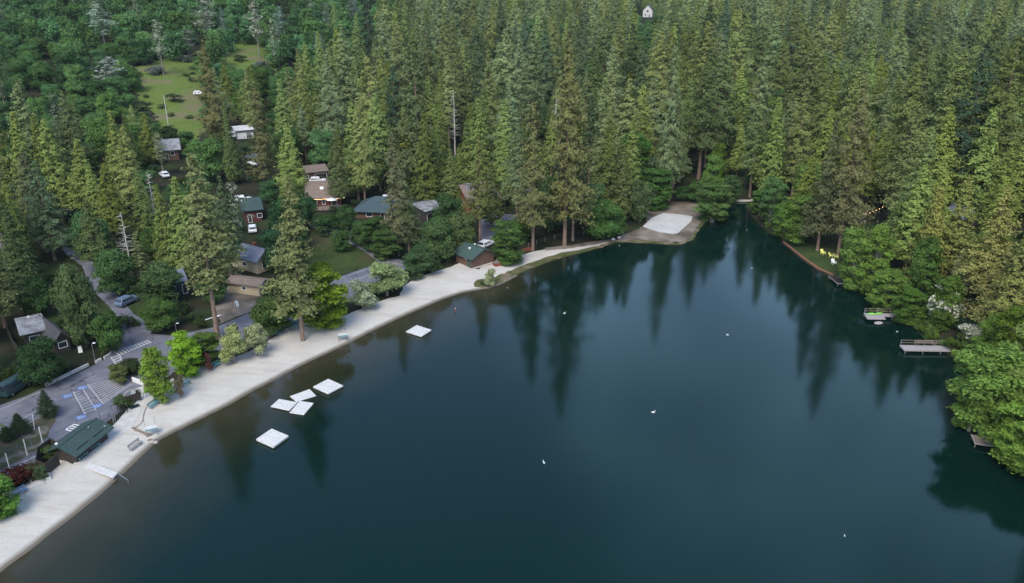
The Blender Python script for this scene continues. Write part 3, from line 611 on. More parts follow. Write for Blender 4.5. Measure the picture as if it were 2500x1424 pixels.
bench('grey bench on the sand close to the waterline', (318,1104), (346,1084), 'wood')

# lifeguard stands
def stand(label, px, rz):
    o = thing('lifeguard_stand', label, 'lifeguard stand', place(px, .05), rz, 'lifeguard stands')
    s = MB(); s.box(-.75,.75,-.5,.5,1.05,1.15); obj('platform', s, M['raft'], o)
    s = MB(); s.box(-.755,.755,-.53,-.505,.98,1.16); obj('fascia', s, M['teal'], o)
    for a in (-1, 1):
        for b in (-1, 1): s = MB(); s.bar((a*.68,b*.43,-.2),(a*.66,b*.41,1.05),.045,n=6); obj('leg', s, M['metal'], o)
        s = MB(); s.bar((a*.66,.42,1.15),(a*.66,.42,2.35),.025,n=6); obj('umbrella_post', s, M['metal'], o)
stand('white topped lifeguard table on the sand near the middle rafts', (837,832), .35)
stand('white topped lifeguard table at the end of the stone groin', (371,1062), .5)
# groin of stones
o = thing('stone_groin', 'curved line of dark stones ending at the lifeguard table', 'stone border', place((326,1050))); b0 = o.location.copy()
cc = catmull([place(p)[:2] for p in ((326,1046),(332,1051),(345,1056),(358,1062),(370,1064))], 7)
for i, c in enumerate(cc):
    s = MB(); r_ = R.uniform(.16,.3); s.ball((c.x-b0.x, c.y-b0.y, gz(c.x, c.y)-b0.z+.08), r_, r_*R.uniform(.7,1.2), r_*.7, 7, 4); obj('stone', s, M['woodd'], o)
for i in range(7):
    s = MB(); s.ball((0,0,0), R.uniform(.2,.5), R.uniform(.2,.4), R.uniform(.14,.25), 7, 5); p = place((368+R.uniform(-8,16), 1068+R.uniform(-4,14)))
    q = obj('boulder', s, M['stone' if i % 2 else 'woodd'], None, smooth=True); q.location = (p.x, p.y, max(p.z, 0)+.05); tag(q, 'rounded boulder at the waterline beside the lower lifeguard table', 'boulder', 'boulders by the lower lifeguard table')
m = MB(); cc = catmull([place(p)[:2] for p in ((360,990),(352,1010),(348,1030),(338,1040),(330,1047))], 5); b0 = place((360,990))
for a, b in zip(cc[:-1], cc[1:]): m.bar((a.x-b0.x,a.y-b0.y,gz(a.x,a.y)-b0.z+.07),(b.x-b0.x,b.y-b0.y,gz(b.x,b.y)-b0.z+.07),.06,n=5)
q = obj('timber_edging', m, M['woodd']); q.location = b0; tag(q, 'thin dark timber edging between walkway and sand near the groin', 'edging')

# boat ramp board with rail
def quadthing(name, label, cat, corners, thick, m, zt=.0, group=None, bevel=.04, base=None, tops=None):
    pts = [Vector((*at0(x, y, zt), zt)) for x, y in corners]; c = sum(pts, Vector())/4; c.z = zt
    o = thing(name, label, cat, c, 0, group); s = MB(); s.ext([((p-c).x, (p-c).y) for p in pts], -thick, 0); dk = obj('deck', s, M[m], o, bevel)
    if base: s = MB(); s.ext([((p-c).x*.96, (p-c).y*.96) for p in pts], -thick-.12, -thick); obj('float', s, M[base], o)
    return o, c, pts
def flip(q): return q[::-1]
o, c, pts = quadthing('boat_ramp', 'white launching board sloping over the sand to the water', 'boat ramp', [(206,1140),(276,1167),(288,1154),(218,1129)], .12, 'raft', .62, None, .03)
s = MB(); a = Vector((*at0(288,1157,.55), .55))-c; b = Vector((*at0(312,1172,.5), .5))-c; s.bar(a, b, .05, n=6); s.bar(b, b+Vector((0,0,-.8)), .05, n=6); s.bar(a, a+Vector((0,0,-.5)), .05, n=6); obj('handrail', s, M['metal'], o)
# rafts
s_ = 3.848
def rp(l): return [(600+x/s_, 750+y/s_) for x, y in l]
RG = 'swim rafts on the lake'
quadthing('swim_raft', 'thick square white raft nearest the camera, alone at the bottom', 'swim raft', rp([(95,1238),(258,1310),(403,1205),(243,1138)]), .34, 'raft', .45, RG, .08, 'black')
quadthing('swim_raft', 'large square white raft at the upper right of the raft cluster', 'swim raft', rp([(630,746),(773,810),(918,735),(775,671)]), .26, 'raft', .38, RG, .08, 'black')
quadthing('swim_raft', 'square white raft farthest up the lake, alone near the sand', 'swim raft', rp([(1503,228),(1650,274),(1747,212),(1605,167)]), .22, 'raft', .32, RG, .08, 'black')
quadthing('swim_raft', 'thin oblong panel raft leaning between the big raft and two others', 'swim raft', rp([(412,837),(475,889),(662,832),(600,769)]), .10, 'raft', .22, RG, .04, 'black')
quadthing('swim_raft', 'thin oblong panel raft at the left end of the cluster', 'swim raft', rp([(232,933),(408,971),(486,893),(312,862)]), .12, 'raft', .26, RG, .04, 'black')
quadthing('swim_raft', 'thin stained panel raft at the bottom of the cluster', 'swim raft', rp([(410,990),(545,1011),(640,900),(505,880)]), .12, 'raft', .24, RG, .04, 'black')

# docks on the right shore
def dock(label, p, q, wd, hgt, rails=True, plat=None):
    a, b = Vector((*at0(*p, hgt), 0)), Vector((*at0(*q, hgt), 0)); d = (b-a); L_ = d.length; d.normalize(); rz = math.atan2(d.y, d.x)
    o = thing('dock', label, 'dock', a, rz, 'docks on the right shore')
    s = MB(); s.box(0,L_,-wd/2,wd/2,hgt-.14,hgt); obj('deck', s, M['wood'], o)
    s = MB(); s.box(0,L_,-wd/2-.06,-wd/2-.002,hgt-.2,hgt+.03); s.box(0,L_,wd/2+.002,wd/2+.06,hgt-.2,hgt+.03); s.box(-.06,-.002,-wd/2-.06,wd/2+.06,hgt-.2,hgt+.03); obj('edge_beam', s, M['wood'], o)
    if plat:
        x0, x1, y0, y1 = plat; s = MB(); s.box(x0,x1,y0,y1,hgt-.16,hgt-.01); obj('platform', s, M['wood'], o)
    n = max(2, int(L_/2.3))
    for i in range(n+1):
        for sg in (-1, 1): s = MB(); xx = .12+i*(L_-.24)/n; s.bar((xx,sg*(wd/2+.12),-1.6),(xx,sg*(wd/2+.12),hgt+(.06 if sg < 0 else .95)),.045,n=6); obj('pile', s, M['wood'], o)
    if rails:
        s = MB(); [s.box(.1,L_-.1,wd/2+.10,wd/2+.14,hgt+z,hgt+z+.09) for z in (.4,.85)]; obj('rail', s, M['woodd'], o)
    return o, L_
o, L_ = dock('longer grey dock with side railing on the right shore', (2203,849), (2335,851), 1.8, .6)
s = MB(); s.box(2.2,5.4,.55,.9,1.17,1.22); s.box(2.2,5.4,.9,.95,1.3,1.6); [s.box(x,x+.08,.6,.9,.75,1.17) for x in (2.3,3.8,5.2)]; obj('built_in_bench', s, M['woodd'], o)
o, L_ = dock('grey dock with a wide end platform carrying the green kayak', (2112,768), (2240,770), 1.0, .7, True, (-.2,3.0,-1.9,-.505))
a = Vector((*at0(2136,765,.9), .84)); o = thing('kayak', 'lime green kayak lying on the dock platform', 'kayak', a, .12)
s = MB(); hl = []
for i in range(13):
    t = -1+2*i/12; w_ = .36*math.sqrt(max(0,1-t*t))+.01; hl.append((t*1.55, w_))
s.v = []; 
for x_, w_ in hl:
    for k in range(8):
        an = 2*math.pi*k/8; s.v.append((x_, w_*math.cos(an), .16*(w_/.37)*math.sin(an)+.05*x_*x_*.3))
s.f = [[i*8+k, i*8+(k+1)%8, (i+1)*8+(k+1)%8, (i+1)*8+k] for i in range(12) for k in range(8)]+[list(range(8))[::-1], [96+k for k in range(8)]]
obj('hull', s, M['lime'], o, smooth=True)
s = MB(); s.ext([(.42*math.cos(t), .2*math.sin(t)) for t in [2*math.pi*i/12 for i in range(12)]], .145, .18); obj('cockpit', s, M['black'], o)
a = Vector((*at0(2146,783,.7), .69)); o = thing('rowing_float', 'worn grey float tied below the kayak platform', 'float', a+Vector((0,0,-.45)), .3)
s = MB(); s.ball((0,0,0), .9, .55, .22, 10, 5); obj('hull', s, M['wood'], o)
# dark deck and partial dock
o, c, pts = quadthing('timber_deck', 'dark octagon-ended timber deck at the end of the brick edging', 'deck', [(2022,674),(2045,693),(2075,692),(2062,672)], .2, 'dark', .6, None, .02)
for k, p in enumerate(pts): s = MB(); q = (p-c)*.9; s.bar((q.x,q.y,-1.8),(q.x,q.y,.08),.08,n=6); obj('pile', s, M['woodd'], o)
s = MB(); q0, q1, q2 = pts[0]-c, pts[1]-c, pts[2]-c; s.bar(q0*1.01, q1*1.01, .06, n=4); s.bar(q1*1.01, q2*1.01, .06, n=4); obj('edge_beam', s, M['stone'], o)
o, c, pts = quadthing('small_dock', 'short brown dock with pale edge peeping out under the lowest right trees', 'dock', [(2371,1061),(2380,1083),(2425,1090),(2425,1066)], .15, 'woodd', .6, None, .02)
s = MB(); s.bar(pts[0]-c, pts[1]-c, .07, n=4); s.bar(pts[1]-c, pts[2]-c, .07, n=4); obj('edge_beam', s, M['wood'], o)
for p in pts[:2]: s = MB(); q = (p-c)*.92; s.bar((q.x,q.y,-1.8),(q.x,q.y,-.1),.08,n=6); obj('pile', s, M['woodd'], o)
# weir at the head of the inlet
o = thing('weir', 'low pale concrete sill across the head of the inlet', 'weir', place((1810,491))); s = MB(); s.box(-2.6,2.6,-.3,.3,-.6,.28); obj('sill', s, M['concrete'], o)
s = MB(); s.box(-2.9,-2.6,-.5,.5,-.6,.6); s.box(2.6,2.9,-.5,.5,-.6,.6); obj('abutment', s, M['concrete'], o)

# lawn chairs
def lawnchair(label, px, m, rz):
    o = thing('lawn_chair', label, 'chair', place(px, .05), rz, 'garden chairs on the shore lawn')
    s = MB(); s.box(-.35,.35,-.4,.3,.34,.40); obj('seat', s, M[m], o)
    s = MB(); s.add([(-.35,.28,.38),(.35,.28,.38),(.38,.6,1.05),(-.38,.6,1.05),(-.35,.33,.36),(.35,.33,.36),(.38,.65,1.03),(-.38,.65,1.03)],[(0,1,2,3),(7,6,5,4),(0,4,5,1),(1,5,6,2),(2,6,7,3),(3,7,4,0)]); obj('backrest', s, M[m], o)
    for sx in (-.36, .36): s = MB(); s.box(sx-.05,sx+.05,-.42,.34,.58,.62); s.box(sx-.04,sx+.04,-.4,-.34,0,.58); s.box(sx-.04,sx+.04,.26,.32,0,.58); obj('leg', s, M[m], o)
lawnchair('pale yellow garden chair at the left end of the row on the shore lawn', (2009,622), 'yellow', .4)
lawnchair('yellow garden chair in the middle of the shore lawn', (2029,629), 'yellow', .9)
lawnchair('yellow-green garden chair closest to the round shore trees', (2041,631), 'yellow', 1.3)
lawnchair('white garden chair lowest on the shore lawn', (2035,646), 'white', .2)

# signs, lamps, kiosk
def aframe(label, px, rz, mm='white'):
    o = thing('folding_sign', label, 'sign', place(px, .04), rz, 'folding signs')
    for sg in (-1, 1):
        s = MB(); s.add([(-.32,sg*.32,0),(.32,sg*.32,0),(.27,sg*.04,1.05),(-.27,sg*.04,1.05),(-.32,sg*.35,0),(.32,sg*.35,0),(.27,sg*.07,1.05),(-.27,sg*.07,1.05)],[(0,1,2,3),(7,6,5,4),(0,4,5,1),(1,5,6,2),(2,6,7,3),(3,7,4,0)]); obj('board', s, M[mm], o)
    s = MB(); s.add([(-.14,-.30,.3),(.14,-.30,.3),(0,-.2,.62)],[(0,1,2)]); 
aframe('white folding sign standing in front of the darker left wing', (197,860), .5)
aframe('pinkish white folding sign on the dark bank above the crosswalk', (333,792), -.3)
aframe('white and dark banner sign on the bare ground right of the roadside pine', (578,748), 1.1)
def lamp(label, px, hgt):
    o = thing('street_lamp', label, 'street lamp', place(px), 0, 'lamps around the beach road'); s = MB(); s.bar((0,0,-.3),(0,0,hgt),.06,.045,8); obj('pole', s, M['metal'], o)
    s = MB(); s.bar((0,0,hgt-.02),(.35,0,hgt+.12),.035,n=6); obj('arm', s, M['metal'], o); s = MB(); s.box(.2,.62,-.13,.13,hgt+.08,hgt+.2); obj('lamp_head', s, M['white'], o, .03)
lamp('street lamp left of the crosswalk in front of the trees', (233,884), 3.2)
lamp('street lamp at the curve above the bright yellow-green bush', (431,812), 1.6)
lamp('street lamp between the two yellow-green roadside trees', (378,905), 3.2)
lamp('street lamp at the road beside the pale sapling', (810,738), 2.0)
# entrance kiosk
a = place((326,985)); o = thing('entrance_arch', 'dark curved entrance arch beside the walkway', 'arch', a, .75); s = MB()
for i in range(9):
    t0, t1 = math.pi*i/9, math.pi*(i+1)/9; s.bar((1.1*math.cos(t0),0,1.5+.7*math.sin(t0)),(1.1*math.cos(t1),0,1.5+.7*math.sin(t1)),.09,n=6)
obj('arch_beam', s, M['stone'], o)
for sx in (-1.1, 1.1): s = MB(); s.bar((sx,0,-.2),(sx,0,1.5),.1,n=6); obj('post', s, M['dark'], o)
s = MB(); s.box(-1.0,1.0,-.04,.04,.3,1.45); obj('gate', s, M['dark'], o)
a = place((340,978)); o = thing('notice_board', 'white notice board right of the entrance arch', 'notice board', a, .75); s = MB(); s.box(-.9,.9,-.05,.05,.9,2.0); obj('board', s, M['white'], o)
s = MB(); s.box(-.3,.3,-.08,-.052,1.1,1.8); obj('poster', s, M['dark'], o)
for sx in (-.85, .85): s = MB(); s.bar((sx,0,-.2),(sx,0,2.1),.06,n=6); obj('post', s, M['white'], o)
a = place((329,994), .1); o = thing('doormat', 'dark square mat on the walkway below the entrance arch', 'mat', a, .75); s = MB(); s.box(-.65,.65,-.45,.45,-.02,.03); obj('mat', s, M['cardark'], o); s = MB(); s.box(-.68,.68,-.48,.48,-.03,.01); obj('border', s, M['metal'], o)
a = place((292,1012)); o = thing('bicycle_rack', 'dark round bicycle rack beside the arch', 'bicycle rack', a, .8); 
for k in range(3):
    s = MB(); pts = [Vector((k*.5+.0, .55*math.cos(t), .75+.75*math.sin(t))) for t in [math.pi*2*i/12 for i in range(13)]]; [s.bar(p, q, .05, n=5) for p, q in zip(pts[:-1], pts[1:])]; obj('hoop', s, M['black'], o)
a = place((296,1000)); o = thing('waste_bin', 'dark waste bin between the hedge and the arch', 'bin', a, .3); s = MB(); s.bar((0,0,0),(0,0,1.0),.32,.34,12); obj('drum', s, M['dark'], o); s = MB(); s.bar((0,0,1.0),(0,0,1.14),.36,.2,12); obj('lid', s, M['black'], o)
a = place((100,1172)); o = thing('planter', 'white boxed planter on the sand below the bathhouse yard', 'planter', a, .6); s = MB(); s.box(-1.1,1.1,-.6,-.45,0,.35); s.box(-1.1,1.1,.45,.6,0,.35); s.box(-1.1,-.95,-.449,.449,0,.35); s.box(.95,1.1,-.449,.449,0,.35); obj('kerb', s, M['concrete'], o); s = MB(); s.box(-.949,.949,-.449,.449,0,.22); obj('soil', s, M['woodd'], o)
a = place((57,1196)); o = thing('stone_slab', 'pale slab behind the blue corner bench', 'slab', a, .72); s = MB(); s.box(-2.3,2.3,-.5,.5,-.1,.18); obj('top', s, M['concrete'], o); s = MB(); s.box(-2.2,2.2,-.42,.42,-.3,-.1); obj('footing', s, M['stone'], o)
a = place((1224,640)); o = thing('upturned_boat', 'small upturned white boat beside the beach hut', 'boat', a, -.5); s = MB(); hl = []
for i in range(9):
    t = -1+2*i/8; w_ = .4*max(0,1-t*t)**.5+.02
    s.v += [(t*1.6, w_*math.cos(k*math.pi/4), .32*(w_/.42)*math.sin(k*math.pi/4)) for k in range(5)]
s.f = [[i*5+k, i*5+k+1, (i+1)*5+k+1, (i+1)*5+k] for i in range(8) for k in range(4)]; obj('hull', s, M['raft'], o, smooth=True)
s = MB(); s.box(-1.5,1.5,-.04,.04,.30,.36); obj('keel', s, M['wood'], o)
a = place((1216,648)); o = thing('timber_box', 'rusty timber box against the right wall of the beach hut', 'box', a, .6); s = MB(); s.box(-1,1,-.6,.6,0,.7); obj('body', s, M['redwood'], o); s = MB(); s.box(-1.05,1.05,-.65,.65,.7,.78); obj('lid', s, M['woodd'], o)
# umbrella and table on the lodge porch
a = place((812,512)); a.z += .5; o = thing('parasol', 'white parasol open on the porch of the lodge', 'parasol', a, .2); s = MB(); s.bar((0,0,0),(0,0,2.3),.04,n=6); obj('pole', s, M['metal'], o)
s = MB(); n = 8; s.v = [(0,0,2.6)]+[(1.5*math.cos(2*math.pi*i/n),1.5*math.sin(2*math.pi*i/n),2.15) for i in range(n)]+[(0,0,2.5)]; s.f = [[0,1+i,1+(i+1)%n] for i in range(n)]+[[n+1,1+(i+1)%n,1+i] for i in range(n)]; obj('canopy', s, M['white'], o)
# tank and dishes at the ranch house
a = place((938,540)); a.z = gz(a.x, a.y)+.0; a = a+Vector((0,8,0)); a.z = gz(a.x, a.y); o = thing('water_tank', 'white tank on a stand behind the wide teal roof', 'tank', a, .1); s = MB(); s.box(-1.3,1.3,-.9,.9,2.6,4.3); obj('tank', s, M['white'], o, .12)
for sx in (-1.1, 1.1): s = MB(); s.box(sx-.08,sx+.08,-.8,.8,-.2,2.6); obj('leg', s, M['metal'], o)

# vehicles
def car(label, px, rz, kind, m, name='parked_car', z=0):
    cat = {'pickup':'pickup truck','suv':'car','van':'van'}[kind]
    a = place(px); o = thing(name, label, cat, a+Vector((0,0,.03+z)), rz)
    def hull(profile, w0, w1):
        n = len(profile); vs = []
        zs = [p[1] for p in profile]; z0, z1 = min(zs), max(zs)
        for sg in (-1, 1):
            for x_, z_ in profile: t = (z_-z0)/(z1-z0); vs.append((x_, sg*(w0+(w1-w0)*t), z_))
        return MB().add(vs, [list(range(n))[::-1], [n+i for i in range(n)]]+[[i, (i+1)%n, n+(i+1)%n, n+i] for i in range(n)])
    if kind == 'pickup':
        body = [(-2.8,.45),(2.75,.45),(2.85,.75),(2.8,1.0),(1.5,1.15),(-.95,1.15),(-1.0,1.15),(-2.85,1.15)]; cab = [(-1.0,1.15),(1.45,1.15),(.65,1.82),(-.8,1.85)]; L2 = 1.75
    elif kind == 'van': body = [(-2.6,.4),(2.5,.4),(2.65,.8),(2.5,1.2),(-2.6,1.2)]; cab = [(-2.6,1.2),(2.4,1.2),(1.7,2.1),(-2.55,2.2)]; L2 = 1.6
    else: body = [(-2.25,.4),(2.2,.4),(2.3,.7),(2.2,.9),(1.1,1.0),(-2.2,1.02),(-2.3,.8)]; cab = [(-2.15,1.02),(1.15,1.0),(.4,1.58),(-1.7,1.6)]; L2 = 1.4
    bo = obj('body', hull(body, .93, .90), M[m], o, .06); obj('cabin', hull(cab, .86, .70), M[m], o, .04)
    c0, c1, c2, c3 = cab
    s = MB()
    for sg in (-1, 1):
        yb = .865; yt = .715
        q = [(c0[0]+.25,sg*yb,c0[1]+.08),(c1[0]-.35,sg*yb,c1[1]+.08),(c2[0]-.05,sg*yt,c2[1]-.12),(c3[0]+.12,sg*yt,c3[1]-.12)]; s.add([(x_,y_*1.0,z_) for x_,y_,z_ in q]+[(x_,y_*.96,z_) for x_,y_,z_ in q],[(0,1,2,3),(7,6,5,4),(0,4,5,1),(1,5,6,2),(2,6,7,3),(3,7,4,0)])
    for A_, B_ in ((c1, c2), (c0, c3)):
        k = .02 if A_ is c1 else -.02
        q = [(A_[0]*.9+B_[0]*.1+k,-.76,A_[1]*.9+B_[1]*.1+.01),(A_[0]*.9+B_[0]*.1+k,.76,A_[1]*.9+B_[1]*.1+.01),(A_[0]*.12+B_[0]*.88+k,.64,A_[1]*.12+B_[1]*.88+.01),(A_[0]*.12+B_[0]*.88+k,-.64,A_[1]*.12+B_[1]*.88+.01)]
        s.add(q+[(x_-k*2,y_,z_-.02) for x_,y_,z_ in q],[(0,1,2,3),(7,6,5,4)])
    obj('window', s, M['glass'], o)
    if kind == 'pickup': s = MB(); s.box(-2.7,-1.1,-.78,.78,1.152,1.17); obj('cargo_bed', s, M['black'], o)
    for sx in (-L2, L2):
        for sg in (-1, 1):
            s = MB(); s.bar((sx,sg*.72,.36),(sx,sg*.95,.36),.36,n=14); wl = obj('wheel', s, M['black'], o); s = MB(); s.bar((sx,sg*.951,.36),(sx,sg*.965,.36),.2,n=10); obj('rim', s, M['metal'], wl)
    xf = max(p[0] for p in body)
    for sg in (-1, 1): s = MB(); s.box(xf-.06,xf+.01,sg*.68-.16,sg*.68+.16,.72,.88); obj('headlight', s, M['white'], o)
    return o
car('white pickup truck parked between the tall pines', (628,405), 2.95, 'pickup', 'carwhite', 'pickup_truck')
car('pale car half hidden behind the white pickup', (618,388), 3.05, 'suv', 'carblue')
car('white car parked behind the green roofed beach hut', (1186,603), 1.0, 'suv', 'carwhite')
car('blue-white car on the slope below the hillside cabin', (402,432), 2.2, 'suv', 'carwhite')
car('white car below the red cabin roof', (592,492), .2, 'suv', 'carwhite')
car('dark teal van on the gravel lane at the left edge', (40,955), 1.35, 'van', 'cardark', 'parked_van')
car('blue-grey car half hidden by trees beside the lane above the crosswalk', (312,742), 1.2, 'suv', 'carblue')
car('white car on the far meadow edge beside the tall pine', (487,232), .3, 'suv', 'carwhite')
car('light car in the carport behind the lodge', (776,446), .1, 'suv', 'carwhite')
car('blue-white car below the red cabin wall', (617,565), 1.9, 'suv', 'carwhite')
car('white van left of the bright white garage', (566,337), .2, 'van', 'carwhite', 'parked_van')

# birds on the water
def bird(label, px, s=1, rz=0):
    x_, y_ = at0(*px); o = thing('water_bird', label, 'bird', (x_, y_, 0), rz, 'white birds floating on the lake')
    b = MB(); b.ball((0,0,.08), .26*s, .13*s, .12*s, 10, 6); n_ = len(b.v); b.bar((.18*s,0,.12),(.24*s,0,.30*s+.05), .045*s, .035*s, 6); b.ball((.25*s,0,.34*s+.04), .06*s,.045*s,.045*s,8,5); b.bar((-.2*s,0,.12),(-.36*s,0,.18),.06*s,.01,5)
    obj('body', b, M['feather'], o, smooth=True); b = MB(); b.bar((.30*s,0,.34*s+.04),(.38*s,0,.33*s+.03),.018*s,.006,5); obj('beak', b, M['yellow'], o)
for lb, p, s, r_ in (('white bird floating alone in the centre of the lake', (1595,1008), 1.5, 0), ('white bird floating on the dark water left of centre', (1328,1131), 1.4, 2), ('white bird nearest the bottom right of the lake', (2062,1310), .9, 1.4), ('white bird floating above the upper dock of the pair', (1835,656), 1.0, .5), ('white bird between the two railed docks', (2190,811), .9, 2.5), ('bird on the water off the middle of the north shore', (1378,766), 1.3, .3), ('bird low on the water near the tree reflections', (1776,819), 1.2, 3), ('bird in the inlet below the bright reflection', (1823,563), .9, 1), ('bird just off the beach hut shore', (1239,704), .8, 2), ('bird near the sand court corner', (1512,601), .9, 1)): bird(lb, p, s*.62, r_)
x_, y_ = at0(1112,762); o = thing('mooring_buoy', 'small reddish marker post standing in shallow water right of the farthest raft', 'buoy', (x_, y_, 0)); s = MB(); s.bar((0,0,-.5),(0,0,.7),.06,n=8); obj('pole', s, M['red'], o); s = MB(); s.ball((0,0,.72),.09,.09,.09,8,5); obj('cap', s, M['white'], o)
for lb, p in (('pale rounded rock at the left end of the sand court bank', (1497,586)), ('pale rounded rock just right of its twin near the sand court', (1511,582))):
    q = place(p); b = MB(); b.ball((0,0,0), .45,.35,.3,9,6); o = obj('rock', b, M['white'], smooth=True); o.location = q+Vector((0,0,.2)); tag(o, lb, 'rock', 'pale rocks on the bank')
q = place((1612,506)); b = MB(); o = thing('charcoal_grill', 'black charcoal grill on the dirt behind the sand court', 'grill', q, .4); b.box(-1.1,1.1,-.5,.5,.6,.95); obj('firebox', b, M['black'], o)
for sx in (-.9, .9): b = MB(); b.box(sx-.06,sx+.06,-.4,.4,-.1,.6); obj('leg', b, M['black'], o)
# overhead poles
def upole(label, px, h, arm=True, m='deadwood', r=.16):
    q = place(px); o = thing('utility_pole', label, 'utility pole', q); s = MB(); s.bar((0,0,-.5),(0,0,h),r,r*.7,8); obj('pole', s, M[m], o)
    if arm: s = MB(); s.box(-1.1,1.1,-.06,.06,h-1.0,h-.85); obj('crossarm', s, M['woodd'], o)
upole('pale utility pole standing on the lower edge of the meadow', (412,312), 11)
upole('thin pale pole at the far top between the oaks', (902,40), 14, False)

# ------------------------------------------------------------------ trees
def leaves(C, S_, m, size, rng, sq=1.0, up=.0, tone=None, nrm=None, bias=1.0):
    "m triangles round each clump centre; C (n,3), S_ spread per clump"
    n = len(C); k = n*m
    c = np.repeat(C, m, 0)+rng.normal(0, 1, (k, 3))*np.repeat(S_, m)[:, None]*np.array([1, 1, sq])
    nn = rng.normal(0, 1, (k, 3)); nn /= np.linalg.norm(nn, axis=1)[:, None]
    if nrm is not None: nn += np.repeat(np.asarray(nrm), m, 0)*bias
    nn /= np.linalg.norm(nn, axis=1)[:, None]
    a = rng.normal(0, 1, (k, 3)); a -= (a*nn).sum(1)[:, None]*nn; a /= np.linalg.norm(a, axis=1)[:, None]
    b = np.cross(nn, a)
    s = (size*rng.uniform(.6, 1.35, k))[:, None]
    V = np.stack([c-a*s*.6-b*s*.35, c+a*s*.8, c-a*s*.3+b*s*.6], 1).reshape(-1, 3)
    t = np.ones(n) if tone is None else tone
    T = np.repeat(np.repeat(t, m)*rng.uniform(.88, 1.12, k), 3)
    return V, T
def conifer(seed, h, rad, z0, style='pine', lod=1.0):
    rng = np.random.default_rng(seed); C = []; Sg = []; br = []; NN = []
    step = {'pine': .62, 'cedar': .5, 'grey': .8, 'fir': .8}[style]/(1 if lod == 1 else .6)
    z = z0; lean = rng.uniform(-.012, .012, 2); lob = rng.uniform(0, 6.28, 6); mis = rng.uniform(0, 1, 40)
    while z < h-.3:
        t = (z-z0)/(h-z0)
        if style == 'pine': Rz = rad*min(1, (t+.10)/.18)*(1-t)**.80*1.12*(1+.22*math.sin(z*1.1+lob[0])+.12*math.sin(z*2.3+lob[3]))
        elif style == 'cedar': Rz = rad*min(1, (t+.12)/.2)*(1-t)**.86*1.05*(1+.08*math.sin(z*1.7+lob[0]))
        elif style == 'fir': Rz = rad*(1-t)**.9
        else: Rz = rad*min(1, (t+.1)/.35)*(1.02-t)**.5*(1+.3*math.sin(z*1.3+lob[0]))
        nb = {'pine': 6, 'cedar': 8, 'grey': 5, 'fir': 6}[style]
        nb = max(3, int(round(nb*(.5+.5*Rz/rad))))
        a0 = rng.uniform(0, 6.28)
        for q in range(nb):
            az = a0+q*6.283/nb+rng.uniform(-.35, .35)
            if style in ('pine', 'grey') and rng.random() < .14: continue
            asym = 1+.28*math.sin(az+lob[1]+z*.12)+.14*math.sin(2*az+lob[2]+z*.3)
            Lb = max(.35, Rz*rng.uniform(.68, 1.12)*(asym if style != 'cedar' else 1+(asym-1)*.4))
            dr = {'pine': .16-.35*t, 'cedar': -.25, 'grey': -.35, 'fir': .1}[style]
            bx, by = lean[0]*z, lean[1]*z
            if style in ('pine', 'fir') and rng.random() < .22: br.append((z, az, Lb*.8, dr))
            f = .30 if style != 'cedar' else .45
            nc = max(1, int(round((Lb*(1-f))/(.85 if lod == 1 else 1.5)+.4)))
            for i in range(nc):
                ff = f+(1-f)*(i+.6)/nc; rr = Lb*ff
                C.append((bx+math.cos(az)*rr, by+math.sin(az)*rr, z-dr*rr*(1 if style != 'cedar' else .8)+rng.normal(0, .12))); NN.append((math.cos(az)*.7, math.sin(az)*.7, .72))
                Sg.append((.22+.10*rr)*(.8 if style == 'cedar' else 1) if style != 'fir' else .16+.07*rr)
        z += step*rng.uniform(.75, 1.25)
    C.append((lean[0]*h, lean[1]*h, h-.4)); Sg.append(.2); NN.append((0, 0, 1))
    C = np.array(C); Sg = np.clip(np.array(Sg), .16, .62)
    tone = rng.uniform(.86, 1.16, len(C))
    m = {'pine': 13, 'cedar': 12, 'grey': 8, 'fir': 7}[style] if lod == 1 else 5
    V, T = leaves(C, Sg*(1 if lod == 1 else 1.3), m, (.42 if style != 'cedar' else .37)*(1 if lod == 1 else 1.85), rng, .55, .35, tone, NN, 1.7 if style != 'cedar' else 2.1)
    tb = MB(); tr = h*.0105+.06
    for i in range(6):
        za, zb_ = h*i/6*.97-(.8 if i == 0 else 0), h*(i+1)/6*.97
        tb.bar((lean[0]*za, lean[1]*za, za), (lean[0]*zb_, lean[1]*zb_, zb_), tr*(1-i/6*.93)*(1.15 if i == 0 else 1), tr*(1-(i+1)/6*.93), 7)
    for z_, az, Lb, dr in br[:45]:
        tb.bar((lean[0]*z_, lean[1]*z_, z_), (math.cos(az)*Lb, math.sin(az)*Lb, z_-dr*Lb), .06, .02, 4)
    if style == 'pine':
        for i in range(7):
            z_ = z0*rng.uniform(.45, 1); az = rng.uniform(0, 6.28); Lb = rng.uniform(.6, 2.2); tb.bar((0,0,z_), (math.cos(az)*Lb, math.sin(az)*Lb, z_-.2*Lb), .045, .015, 4)
    return V, T, tb
